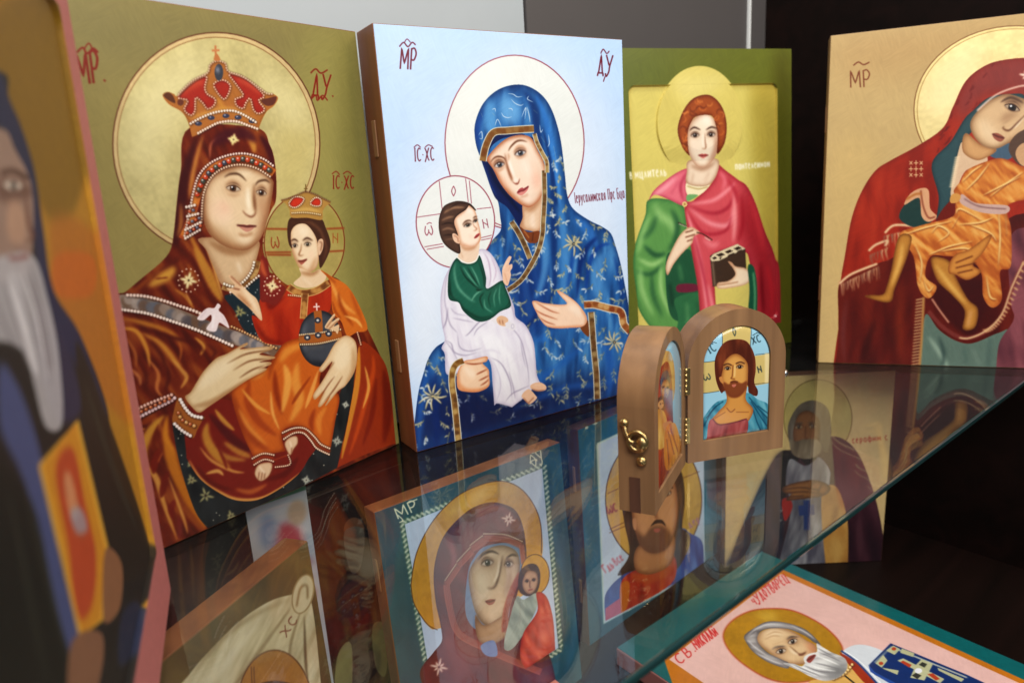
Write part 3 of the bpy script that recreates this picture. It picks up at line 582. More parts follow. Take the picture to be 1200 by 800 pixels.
    for x in (950,960,970,980): c.line(f'{x-20},{612-(x-950)} {x-10},{600-(x-950)}',5,(160,100,74),.7,.15)
    c.tone(.95); c.glaze(.02); return c
def paint_crown():
    c = canvas_for('crown', 2300, (150,134,76), 5)
    c.fill('-60,-40 420,-40 420,60 250,90 60,60', (126,116,72), .8, 30); c.fill('350,60 470,60 470,500 390,400', (150,142,74), .7, 20); c.fill('400,60 480,60 480,520 420,420', (118,112,56), .8, 14)  # right strip: shade beside the blue board, put into the ground colour
    # halo
    c.disc(253.5,168.7,122,131,(100,50,26)); m=c.disc(253.5,168.7,120.6,129.6,(224,190,130),gold=.5); c.disc(253.5,168.7,116.5,125.3,(140,92,48)); h=c.disc(253.5,168.7,115.6,124.3,(212,194,128),gold=.55)
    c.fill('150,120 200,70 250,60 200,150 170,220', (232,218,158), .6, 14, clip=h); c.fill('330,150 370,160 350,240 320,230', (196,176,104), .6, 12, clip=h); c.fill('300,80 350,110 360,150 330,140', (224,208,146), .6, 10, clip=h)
    red=(136,34,18)
    c.text('МР.',(93,100),(124,96),38,red,3.0); c.line('90,62 97,56 102,63 109,57 115,62',2.4,red); c.line('99,57 104,51 108,57',1.6,red); c.line('93,100 90,94 94,88',2,red)
    c.text('ДУ.',(365,112),(391,114),26,red,1.9); c.line('365,116 370,112 372,118 378,112 384,118',1.4,red); c.line('364,86 370,81 376,86 384,82',1.7,red)
    c.text('ІС·ХС',(390,221),(415,221),15,red,1.3); c.line('389,204 394,201 398,205',1.1,red); c.line('402,204 407,201 412,204',1.1,red)
    # ---- mantle
    dk=(84,22,14); md=(112,34,14); gd=(200,134,48); pl=(222,170,84)
    man=c.fill('222,150 212,200 208,230 204,270 200,292 189,307 165,327 147,342 130,352 90,420 60,700 300,700 470,530! 463.5,517 457,449 447,420 430,384 417,358 403,333 380,322 318,320 310,300 308,285 312,262 318,246 323,236 324,216 322,190 316,170 300,150', md)
    c.drape(man,(62,16,12),(170,92,30),1.0,9,.55,5,4)
    c.o=(200,150,5)
    c.folds(man,[('150,60 110,200 60,400 40,600 20,700',80,(70,18,20),.95,3),('190,40 150,180 120,330 110,420',26,(196,124,52),.85,2),('230,180 240,90 320,40',16,(176,92,60),.8,1.2),('440,10 480,90 490,150',36,(206,140,54),.85,1.6),('250,110 300,60 420,30 500,80',80,(76,18,28),.9,3),('520,40 580,130 600,240',50,(72,16,24),.95,2.5),
      ('60,440 60,560 40,640',20,(186,116,46),.7,2),('100,600 150,700 200,780',26,(190,124,40),.8,1.5)])
    c.o=(130,290,5.714)
    c.folds(man,[('560,0 620,120 690,260 740,360',70,(186,124,42),.95,1.8),('520,20 600,200 680,360',26,(90,24,14),.85,1.5),('640,10 690,140 750,340',12,(216,160,76),.8,.8),('460,60 420,100 330,160',40,(96,28,14),.9,1.8),('430,130 370,190 250,260',70,(206,146,52),.95,2.5),('300,160 220,240 140,300',26,(150,70,20),.7,1.5),('430,280 500,330 560,420',24,(190,120,40),.75,1.2),('380,200 300,210',18,(110,36,14),.8,1.2),('500,300 540,380',12,(216,160,80),.8,.7)])
    c.folds(man,[('60,470 200,500 380,560 480,640',34,(190,116,36),.85,1.5),('60,540 170,560 240,680 260,800',30,(206,134,44),.9,1.3),('200,570 330,640 430,760 470,800',34,(200,128,44),.9,1.4),('100,600 160,700 170,800',22,(176,96,40),.8,1.2),('440,600 470,680 460,760',14,(180,96,34),.7,1),('560,600 620,660 600,720',26,(204,138,52),.9,1),('250,540 400,600 560,640 640,720',30,dk,.8,2),('260,620 340,720 360,800',26,dk,.8,1.6),('640,640 700,700 660,760',20,dk,.7,1.5)])
    c.o=(140,420,5.714)
    c.folds(man,[('60,60 130,120 140,180',26,(190,112,60),.8,1.3),('190,0 260,100 250,200 290,260',26,(200,116,54),.8,1.3),('350,0 420,80 450,130 410,200',30,(206,140,60),.85,1.2),('300,20 330,120 300,230',24,dk,.8,1.5),('150,40 180,130 170,220',20,dk,.7,1.4),
      ('300,380 210,480 160,620 190,790',56,(196,134,42),.95,1.6),('260,440 230,560 250,640 210,720',30,(110,32,10),.9,1.2),('320,380 310,520 360,650 400,790',50,(206,124,24),.95,1.8),('130,440 180,420 250,370',34,(140,56,14),.8,1.2),('110,480 170,470',22,(184,112,40),.8,1)])
    c.o=(150,520,5.714)
    c.folds(man,[('250,0 300,130 400,340 520,560',90,(188,108,18),.95,2.2),('320,40 360,170 470,420 540,550',26,(150,76,10),.8,1.6),('110,0 120,140 190,230 240,400 330,640',40,(200,134,56),.95,1.2),('210,30 180,120 170,200',56,(120,30,12),.95,1.2),('270,180 240,280 220,360',50,(112,28,14),.9,1.2),('320,370 290,430 300,500',44,(116,26,16),.85,1.3),('200,120 230,60',14,(190,100,40),.7,.6),('270,220 330,380 380,520 400,600',20,(206,140,64),.85,1),('190,330 220,480 260,640',36,(110,30,14),.8,1.5),('330,480 350,560 340,640',30,(126,44,40),.7,1.6)])
    # right fall of the mantle
    c.o=(270,420,4.444)
    rm=c.fill('690,-90 790,0 830,130 860,440! 700,500 556,568! 590,430 620,280 650,100 660,-20', (150,48,14))
    c.folds(rm,[('670,-60 660,120 620,320 580,520',34,(206,128,36),.95,1.2),('740,-20 745,60 710,200 660,380 620,500',24,(196,72,16),.85,1.5),('700,40 720,150 690,260',16,(230,160,70),.8,1),('800,60 820,250 800,440',50,(110,24,12),.75,3),('760,100 740,280 690,450',26,(120,28,10),.8,2)])
    # dark dress
    dr=c.fill('610,80 650,-60 640,150 610,320 585,430 556,568! 330,690! 100,790! -110,890! -180,800 -250,600 -290,420 -300,300 -250,250 -100,500 100,600 350,560 470,430 520,300', (34,37,38))
    c.drape(dr,(14,16,20),(52,58,60),1.5,12,.5,3,8)
    for x,y,r in ((555,430,30),(395,632,26),(600,240,20)): c.star(270+x/4.444,420+y/4.444,r/4.444,(190,190,170),8,.9,.8)
    for x,y,r in ((520,345,60),(690,480,40),(425,240,40),(420,130,30)): c.star(150+x/5.714,520+y/5.714,r/5.714,(176,166,110),6,1.0,.8)
    rg=random.Random(4)
    for _ in range(70):
        x=rg.uniform(205,415); y=rg.uniform(470,620); c.disc(x,y,.75,.75,(214,206,180),.8,.15,raw=True,clip=dr)
    # looping fold under the child
    c.o=(150,520,5.714)
    lp=c.fill('390,60 400,110 480,230 600,320 720,375 860,375 1000,310 1143,200 1215,90 1270,20! 1180,-60 900,-250 500,-300 380,-200', (122,30,18))
    c.folds(lp,[('410,110 490,235 610,325 730,375 880,370 1010,305 1150,195',34,(206,140,66),.95,.8),('520,200 600,180 640,210',26,(214,156,76),.9,.8),('480,20 560,110 700,180 780,190',22,(206,140,64),.85,1),('520,-20 640,80 790,110',40,(176,116,44),.85,1.6),('720,300 820,320 930,270',34,(190,104,40),.7,1.6),('450,140 560,260 700,310',26,(90,20,12),.7,1.6),('900,240 1050,200 1140,90',40,(90,16,12),.7,2)])
    c.o=(140,420,5.714)
    c.folds(lp,[('590,430 580,520 640,640 740,730',60,(186,124,40),.95,1.4),('700,560 800,620 880,660',50,(180,116,42),.9,1.5),('640,340 700,420 770,480',34,(196,136,50),.9,1.3),('650,570 700,680 720,740',22,(120,28,16),.85,1),('600,370 760,540 880,620',60,(84,22,22),.9,2)])
    # ---- chest, collar
    c.o=(130,290,5.714)
    ch=c.fill('760,330 830,300 990,205 1000,330 960,480 1020,620 890,550 830,430', (30,46,54)); c.star(281,365.5,8,(170,160,100),6,1.0); 
    for _ in range(18): c.disc(rg.uniform(268,303),rg.uniform(335,395),.7,.7,(200,200,190),.8,.15,raw=True,clip=ch)
    nk=c.fill('590,-60 640,20 700,160 745,250 830,262 900,215 950,140 985,40 990,-40 900,-20 800,-60', (206,170,128)); c.rim(nk,(150,104,66),4,.7); c.folds(nk,[('650,-40 760,10 880,20 980,-30',70,(150,104,64),.8,3),('680,90 730,200 760,250',40,(176,132,92),.7,2.5),('850,100 870,170',60,(228,200,164),.7,3)])
    c.band('745,262 830,280 900,250 960,180 985,90',6,(160,110,56),(190,150,90),.6,[(110,70,30),(196,160,96)],3); c.beads('750,240 830,262 900,215 945,150 960,90',3.4,1.5,(240,226,200)); c.beads('790,300 870,290 930,240 990,190',3.6,1.4,(230,210,190))
    # shoulder border with pearls
    c.band('30,372 120,362 260,395 400,440 600,520 800,595 1000,650 1130,690',17,(126,104,88),(110,60,40),.8,[(96,100,112),(150,130,116),(110,80,60),(166,150,140),(84,76,80)],6,6)
    c.beads('40,412 150,425 260,445 400,490 560,545 700,605 830,665',3.9,1.9,(244,214,196)); c.beads('100,318 220,325 340,352 450,388 560,425 620,452',4.0,1.9,(240,200,180)); c.beads('800,525 900,570 1000,620 1120,680',3.4,1.4,(206,150,90))
    # stars of the veil
    for x,y,r in ((520,220,60),(1078,258,52)):
        X=130+x/5.714; Y=290+y/5.714; c.star(X,Y,r/5.714,(240,222,160),8,1.5,1,1,(40,50,30))
        for j in range(14):
            a=j*2*math.pi/14; c.disc(X+12*math.cos(a)*r/60,Y+13.5*math.sin(a)*r/60,1.0,1.0,(236,190,160),.9,.15,raw=True)
    c.star(273.6,163.6,7,(232,214,140),8,1.4,1,1,(60,40,20))
    # ---- face
    c.o=(200,150,5)
    f=c.fill('188,420 198,340 240,280 330,235 420,218 520,245 592,300 600,350 580,470 560,560 530,640 490,690 430,718 340,702 260,655 210,590 186,500', (224,190,148))
    c.folds(f,[('190,400 190,520 240,630 340,700 440,715 520,650',60,(176,130,84),.85,4),('600,330 580,480 540,620',44,(160,106,66),.8,3),('240,270 400,225 560,260',34,(196,156,108),.6,3),('270,420 300,500 340,560',110,(240,206,172),.7,6),('300,440 330,490',60,(234,178,146),.5,5),('380,260 430,250 480,270',60,(240,216,178),.7,4),('520,440 550,500',40,(226,180,140),.6,4),('380,650 440,660 490,640',50,(238,210,172),.7,3),('452,350 455,430 462,480',24,(246,226,192),.85,1.6)])
    c.rim(f,(136,84,50),5.5,.95)
    c.fill('500,400 560,390 590,470 560,580 520,660 480,690 505,600 515,520',(176,124,84),.6,4,clip=f); c.fill('210,560 280,650 380,700 460,705 380,660 280,590',(170,122,80),.55,4,clip=f); c.disc(290,480,60,60,(230,172,138),.4,6,clip=f); c.line('330,385 370,395 410,385',12,(190,146,108),.6,1.2,taper=1)
    c.line('490,325 489,400 494,460 497,500',16,(130,82,50),.9,1.3,taper=1); c.line('420,482 440,505 470,520 492,508 498,490',10,(130,76,50),.9,.6,taper=1); c.disc(462,492,24,20,(244,220,186),.6,2)
    c.disc(366,350,62,40,(196,152,112),.6,3); c.disc(530,375,46,38,(190,146,106),.6,3)
    c.line('312,290 350,270 400,272 445,312',12,(86,56,36),.9,.5,taper=1); c.line('495,338 515,314 555,306 582,322',11,(86,56,36),.9,.5,taper=1)
    c.line('322,335 360,312 410,335',16,(170,122,84),.6,1.2,taper=1); c.line('500,358 530,338 562,362',14,(160,112,76),.6,1.2,taper=1); c.eye(324,350,410,362,19,15,(92,58,38),.48,.5,(210,190,164),(74,44,28)); c.eye(500,374,562,387,18,15,(88,56,38),.5,.58,(200,178,152),(74,44,28))
    c.fill('390,570 428,566 446,570 464,566 500,575 450,584', (158,86,72)); c.fill('402,578 450,584 490,578 472,600 440,608', (198,132,110)); c.line('388,570 425,574 450,577 502,575',4,(96,40,34),.95,.3); c.line('400,622 440,630 480,615',10,(176,126,88),.7,1.2)
    # jewelled edge of the veil
    c.band('70,650 110,560 135,470 155,400 190,310 250,235 340,195 430,182 520,210 605,265',9.5,(196,104,36),(150,70,30),.6,[(210,120,40),(160,60,24),(220,140,60)],4)
    c.beads('150,400 190,310 250,240 340,195 430,182 520,212 600,262',5.6,3.0,(196,60,24),[(62,64,74),(70,70,60),(60,66,84)]); c.beads('80,640 118,450 130,390 160,290 220,215 320,165 430,150 540,180 610,230',3.3,1.35,(240,206,190)); c.beads('180,560 190,400 230,300 300,240 400,215 500,235 590,290',3.2,1.2,(236,196,160))
    for q in ('80,600 180,550','80,650 180,590','90,520 170,500','85,465 150,450'): c.beads(q,3.2,1.6,(240,214,196)); 
    for q in ('85,620 175,572','95,560 175,525','100,492 150,476'): c.beads(q,4.5,1.8,(190,70,30),[(90,90,110)])
    # ---- crown
    c.o=(180,40,6.667)
    cr=c.fill('70,480 110,452 160,470 190,480 300,370 420,310 440,245 490,212 560,230 582,290 700,340 830,430 880,470 930,468 972,500 940,560 880,610 835,700 815,770! 750,722 600,688 450,722 370,775 300,805! 270,690 220,610 120,550', (176,106,44))
    c.folds(cr,[('280,660 420,620 600,590 820,690',40,(214,150,66),.7,2),('230,600 290,720',40,(150,86,30),.7,2),('880,600 820,720',40,(150,86,30),.7,2),('500,500 550,600',60,(206,140,50),.6,3)])
    for q in ('190,490 300,380 410,330 400,420 420,470 480,510 470,560 420,585 385,540 330,500 322,600 290,635 240,590 265,520','590,310 720,350 830,440 862,490 822,520 866,590 820,622 780,590 755,505 720,540 700,582 650,560 640,510 700,480 650,400','470,400 540,360 600,410 550,510'):
        mm=c.fill(q,(170,42,28)); c.folds(mm,[('200,480 320,390 400,370',50,(206,80,50),.7,3),('640,350 760,400 840,470',40,(206,84,56),.6,3),('280,600 460,540',30,(140,24,16),.6,3),('660,540 830,600',30,(140,26,18),.6,3)])
        c.beads(q,3.0,1.1,(232,170,136),closed=True)
    c.beads('190,478 300,368 420,305 440,245 490,212 560,230 582,290 700,335 830,425 885,465 940,470',3.0,1.15,(206,160,124))
    c.fill('75,480 110,455 150,480 170,540 120,520', (100,54,34)); c.fill('840,520 900,500 960,490 940,550 880,560', (104,52,40)); c.disc(210,535,26,26,(110,56,40)); 
    c.disc(510,300,34,66,(64,66,76)); c.disc(500,280,10,22,(190,196,210),.8,1)
    for x,y in ((350,700),(450,655),(565,640),(660,652),(770,680)): c.disc(x,y,28,18,(60,62,84)); c.disc(x-8,y-6,8,5,(190,190,210),.8)
    c.beads('280,705 370,655 490,610 620,600 720,640 800,690',3.3,1.4,(244,222,200)); c.beads('340,780 420,735 520,690 640,682 740,715 810,740',3.2,1.5,(240,206,180))
    c.line('483,90 485,150 490,210',17,(196,120,70)); c.line('455,130 515,128',18,(196,122,72)); c.fill('470,205 490,150 522,205', (190,114,60))
    # ---- child's halo, head
    c.o=(300,210,6.667)
    c.disc(356.7,284,47.6,56.6,(124,50,20),raw=True); hh=c.disc(356.7,284,46.4,55.4,(180,160,88),gold=.4,raw=True); c.fill('540,230 680,350 680,520 560,400',(150,136,60),.6,4,clip=hh)
    for q in ('80,388 260,390','550,388 690,382','75,572 275,570','85,590 275,592','570,565 690,558'): c.line(q,8,(150,66,28),.9,.2)
    c.o=(0,0,1); c.text('Ѡ',(318.5,291),(327.5,290),13,(150,56,24),1.2); c.text('Н',(390,285),(396,285),12,(160,80,30),1); c.o=(300,210,6.667)
    f=c.fill('272,400 320,340 390,340 450,400 480,480 492,600 470,690 400,732 350,705 310,640 280,560 262,470', (236,204,164))
    c.folds(f,[('275,420 270,520 310,630 360,700 420,725',40,(196,146,100),.7,3),('470,600 440,690 400,725',34,(190,140,96),.7,3),('340,380 380,420 390,440',70,(246,222,186),.7,4),('430,560 440,620',60,(240,196,160),.6,4)])
    c.rim(f,(180,124,82),2,.8)
    hr=c.fill('262,310 340,295 500,305 545,380 580,480 575,560 530,660 500,692 490,610 482,500 450,420 390,352 320,355 278,400 272,470 282,540 255,500 244,400', (74,42,28)); c.folds(hr,[('280,340 400,330 500,400 540,520',20,(120,74,48),.6,1.5),('520,440 550,540 520,650',16,(116,70,46),.5,1.5),('300,330 420,320',20,(40,20,14),.6,1.5)])
    c.fill('484,490 505,465 525,480 522,545 495,595 486,560', (222,178,140)); c.line('495,490 515,500 505,560',4,(140,90,60),.7,.3)
    c.line('268,488 300,470 332,490',9,(80,50,34),.9,.4,taper=1); c.line('362,482 400,460 446,482',10,(80,50,34),.9,.4,taper=1)
    c.eye(278,522,328,520,16,13,(70,50,36),.5,.55,(216,196,168)); c.eye(374,512,432,508,17,14,(80,70,44),.5,.52,(216,196,168))
    c.line('356,500 350,550 335,588 350,598 375,590',7,(150,100,66),.85,.4,taper=1); c.fill('328,638 360,630 398,624 380,650 355,668 340,655', (176,96,76)); c.line('328,637 362,642 398,625',4,(110,50,38),.9,.2)
    k=c.fill('195,165 260,150 330,120 390,100 470,125 520,150 585,180 545,212 522,250 512,318 400,302 278,300 262,240 230,190', (176,130,60)); c.folds(k,[('270,250 400,235 510,260',20,(214,170,90),.7,1.5)])
    for q in ('258,195 300,140 372,150 352,195 300,222','425,185 465,145 505,160 502,205 450,208'): c.fill(q,(200,50,26)); c.beads(q,2.2,.9,(236,206,170),closed=True)
    c.beads('275,265 400,262 515,280',2.2,.9,(224,196,140)); c.line('388,40 390,105',8,(110,80,30)); c.line('374,75 404,75',7,(110,80,30)); c.beads('195,165 260,148 330,118 390,98 470,122 520,148 580,178',2.4,.8,(120,70,40))
    # ---- child's body
    c.o=(260,300,5.714)
    n2=c.fill('520,80 530,130 480,185 560,215 650,195 700,140 655,90 600,110', (226,190,148)); c.folds(n2,[('525,110 600,120 655,90',30,(170,120,76),.8,2),('540,150 600,190',30,(236,206,168),.6,2)])
    rt=c.fill('445,195 425,245 380,300 300,310 255,290 265,420 200,400 250,545 330,590 520,585 530,460 600,380 720,365 728,190 650,215 560,230 490,215', (176,44,16))
    c.drape(rt,(130,22,10),(206,76,30),1.5,14,.5,4,5); c.folds(rt,[('300,300 330,340 420,270',34,(110,18,14),.7,2),('220,440 300,560 420,580',34,(120,20,10),.7,3),('330,400 340,520',30,(206,70,24),.6,3)])
    st=c.fill('305,30 320,110 360,170 425,210 400,280 350,330 300,310 258,290 256,120 265,0', (126,34,26)); c.folds(st,[('262,20 275,90 300,140',30,(206,96,50),.8,2)]); c.star(319,335,8,(240,222,160),8,1.5,1,1,(40,50,30))
    for j in range(14): a=j*2*math.pi/14; c.disc(319+9.5*math.cos(a),335+11.5*math.sin(a),.95,.95,(236,190,160),.9,.15,raw=True)
    ok=c.fill('662,95 740,140 840,200 920,330 975,485 900,512 840,535 800,440 740,365 728,180', (206,104,26)); c.folds(ok,[('730,170 770,260 820,330 900,390',30,(236,156,70),.8,1.5),('690,110 760,180',22,(150,60,14),.7,1.5),('780,240 800,340 880,470',24,(150,58,10),.8,1.6),('860,230 900,340 950,460',22,(176,76,18),.7,2),('820,400 900,430 940,480',20,(240,170,86),.8,1.2),('740,300 760,370 800,420',18,(160,66,14),.8,1.2)])
    c.band('445,205 500,240 560,248 640,228 715,178',8,(150,92,40),(224,180,110),.7,[(110,60,26),(196,140,70)],3,4); c.band('558,250 552,330 545,420',7.5,(150,92,40),(224,180,110),.7,[(110,60,26),(196,140,70)],4,4); c.beads('440,260 530,270',2.3,.9,(236,200,140))
    # legs in orange cloth
    c.o=(270,420,4.444)
    lg=c.fill('300,-90 430,-110 520,-30 480,40 470,150 565,190 545,330 522,470! 480,460 440,420 400,375 340,350 268,385 285,480! 240,490 120,512! 60,380 8,200 40,140 180,60 240,-30', (200,94,22))
    c.folds(lg,[('20,200 60,330 130,430 200,480',44,(150,56,14),.8,2.5),('100,120 90,220 150,330 240,400',44,(160,60,14),.85,2),('230,60 240,180 270,290',30,(140,44,8),.85,1.5),('280,30 300,120 270,280',40,(236,156,66),.9,1.8),('350,20 340,120 360,220 310,330',50,(230,146,56),.85,2.5),('420,90 350,190 320,240',18,(150,54,10),.8,1.2),('460,60 420,180 390,260',22,(240,160,74),.8,1.2),('500,250 460,320 470,400',30,(226,130,44),.8,1.8),('440,260 420,330 430,380',26,(150,52,12),.8,1.5),
      ('60,160 130,240 210,290',20,(230,150,60),.85,1.2),('40,260 100,360 190,450',24,(220,130,46),.85,1.5),('200,20 160,80 100,110',26,(232,156,66),.8,1.5),('260,-60 220,20 200,110',24,(150,60,14),.7,1.8),('400,-80 300,-40 260,20',40,(226,140,50),.8,2.5),('210,170 220,280 255,370',16,(236,160,76),.8,1)])
    c.rim(lg,(130,44,8),3,.7)
    for q,w in (('268,388 330,362 390,365 440,410 470,445 522,470',1),('275,420 330,385 380,385 420,425 450,465 520,500',1)): c.beads(q,2.4,1.1,(240,196,160))
    c.line('270,404 335,374 390,376 430,418 460,455 520,485',22,(150,56,20),.9,.3); c.beads('268,388 330,362 390,365 440,410 470,445 522,470',2.4,1.1,(240,196,160)); c.beads('275,422 330,388 380,388 420,428 450,467 520,502',2.4,1.1,(240,196,160))
    c.line('118,540 170,512 225,520',24,(150,52,20),.9,.3); c.beads('110,522 170,494 228,502',2.4,1.1,(240,196,160)); c.beads('120,555 175,525 225,535',2.4,1.1,(240,196,160)); c.line('225,530 300,505 305,550 230,565',8,(150,52,20),.9); c.beads('230,565 310,550 300,500',2.4,1.0,(240,196,160))
    for q,hl in (('128,585 150,550 205,540 218,562 200,610 160,637 132,615','150,560 180,600'),('283,440 310,410 345,405 350,440 330,470 312,502 296,482','310,430 320,470')): 
        mm=c.fill(q,(222,180,140)); c.folds(mm,[(hl,20,(240,208,172),.7,1.2)]); c.line(q,4,(140,80,50),.6,.4,closed=True)
    for q in ('145,628 150,590','160,634 166,592','176,626 180,595','318,492 320,462'): c.line(q,3,(150,96,66),.7,.3)
    # orb and hands
    c.o=(260,300,5.714)
    ob=c.disc(657,552,142,188,(68,72,80)); c.folds(ob,[('560,420 530,520 560,640',60,(110,116,126),.6,4),('600,700 700,730 760,680',40,(34,36,44),.8,4),('580,610 680,600',40,(100,96,92),.5,4)])
    c.rim(ob,(26,28,34),4,.8)
    c.line('515,555 650,550 802,520',60,(168,92,34),smooth=True); c.line('640,365 648,440 650,510',52,(168,92,34)); c.beads('515,528 640,515 800,490',2.4,1.0,(236,196,140)); c.beads('520,592 650,585 802,550',2.4,1.0,(236,196,140))
    for x,y in ((572,545),(645,530),(715,520),(642,430)): c.disc(x,y,22,20,(50,56,70)); c.disc(x,y,9,8,(206,200,190))
    c.line('633,315 637,365',10,(240,200,190)); c.line('612,340 656,338',9,(240,200,190))
    c.fill('690,470 745,392 758,398 735,440 775,415 786,425 750,470 785,460 775,520 755,500 715,490', (224,182,138)); c.line('700,480 755,405',3,(150,96,60),.7,.3); c.line('715,490 778,432',3,(150,96,60),.7,.3)
    b=c.fill('45,132 60,130 100,160 135,195 190,250 240,300 268,432 180,345 100,275 60,240 30,215 70,215 85,195 60,160', (226,180,136)); c.folds(b,[('130,210 190,280 255,400',30,(244,212,172),.8,1.5),('100,250 150,300 200,350',22,(180,120,76),.8,1.5)]); c.line('60,135 130,200',4,(150,90,60),.7,.3); c.line('75,215 120,225',5,(140,84,56),.8,.3)
    c.o=(270,420,4.444)
    h=c.fill('545,-80 500,0 462,55 480,68 530,15 512,60 470,130 433,185 436,212 452,205 490,165 462,230 458,250 475,246 520,195 495,240 505,238 560,170 600,140 645,70 660,-10 650,-90 600,-120', (226,192,146))
    c.folds(h,[('600,-90 580,0 560,60',80,(240,214,172),.7,4),('640,-60 640,60 600,130',26,(186,140,92),.7,2.5),('560,70 500,150 450,200',16,(240,212,170),.7,1)])
    c.rim(h,(170,118,74),2,.75)
    for q in ('545,90 500,150 455,225','585,90 540,160 490,225','540,20 515,55'): c.line(q,7,(140,88,54),.85,.4,taper=1)
    c.beads('660,-140 672,-100 680,-70',2.4,1,(220,160,120))
    # the other hand, forearm, cuff
    c.o=(0,0,1)
    h=c.fill('217,465.5 224,458.5 238,435.8 253,420 266.5,414 287.5,402 290,404 281,409 300,407 318,406 319,409 304,415 320,417.5 321,420 304,424 316,424 317,427 303,433 310,431 311,434 288.7,446 262.5,464 245,476 234.5,483 227.5,479.5', (224,194,146))
    c.folds(h,[('226,476 250,470 290,445',7,(176,132,86),.85,2.2),('232,455 255,435 275,422',16,(236,210,166),.8,4),('262,420 288,404',3,(240,214,172),.7,.8),('285,412 316,407',3,(240,214,172),.8,.7)])
    c.rim(h,(166,116,70),2.4,.75)
    for q in ('266,426 285,416 302,412 319,411','273,434 290,424 304,421 319,422','280,443 296,433 310,428.5'): c.line(q,1.5,(128,84,52),.85,.3,taper=1)
    c.o=(140,420,5.714)
    c.fill('395,262 440,325 500,372 572,392 555,415 520,480 492,532 430,492 358,432 362,360', (160,90,32)); c.beads('402,265 440,330 490,380 565,396',3.8,2.1,(246,226,214)); c.beads('362,430 420,482 492,526',3.8,2.0,(240,216,206)); c.beads('390,350 420,410 500,450',5,2,(190,90,40),[(214,150,80)])
    c.line('100,400 240,335 375,250',44,(110,46,30),.9,.8); c.beads('105,405 240,335 340,285 370,262',4.2,2.1,(236,190,190)); c.beads('95,350 200,300 350,242',4.2,1.9,(226,160,140)); c.beads('100,375 220,320 340,265',6,2,(190,90,40))
    # dove
    c.o=(130,290,5.714)
    m=c.fill('715,375 735,392 722,420 760,460 792,538 740,508 722,508 700,562 640,545 672,490 668,450 620,487 578,473 640,408 690,405', (236,214,212)); c.folds(m,[('640,420 600,470',14,(206,176,180),.6,.8),('740,450 770,510',14,(206,176,180),.6,.8),('690,450 680,540',20,(250,238,236),.7,1)])
    c.tone(.9); c.glaze(.02); return c
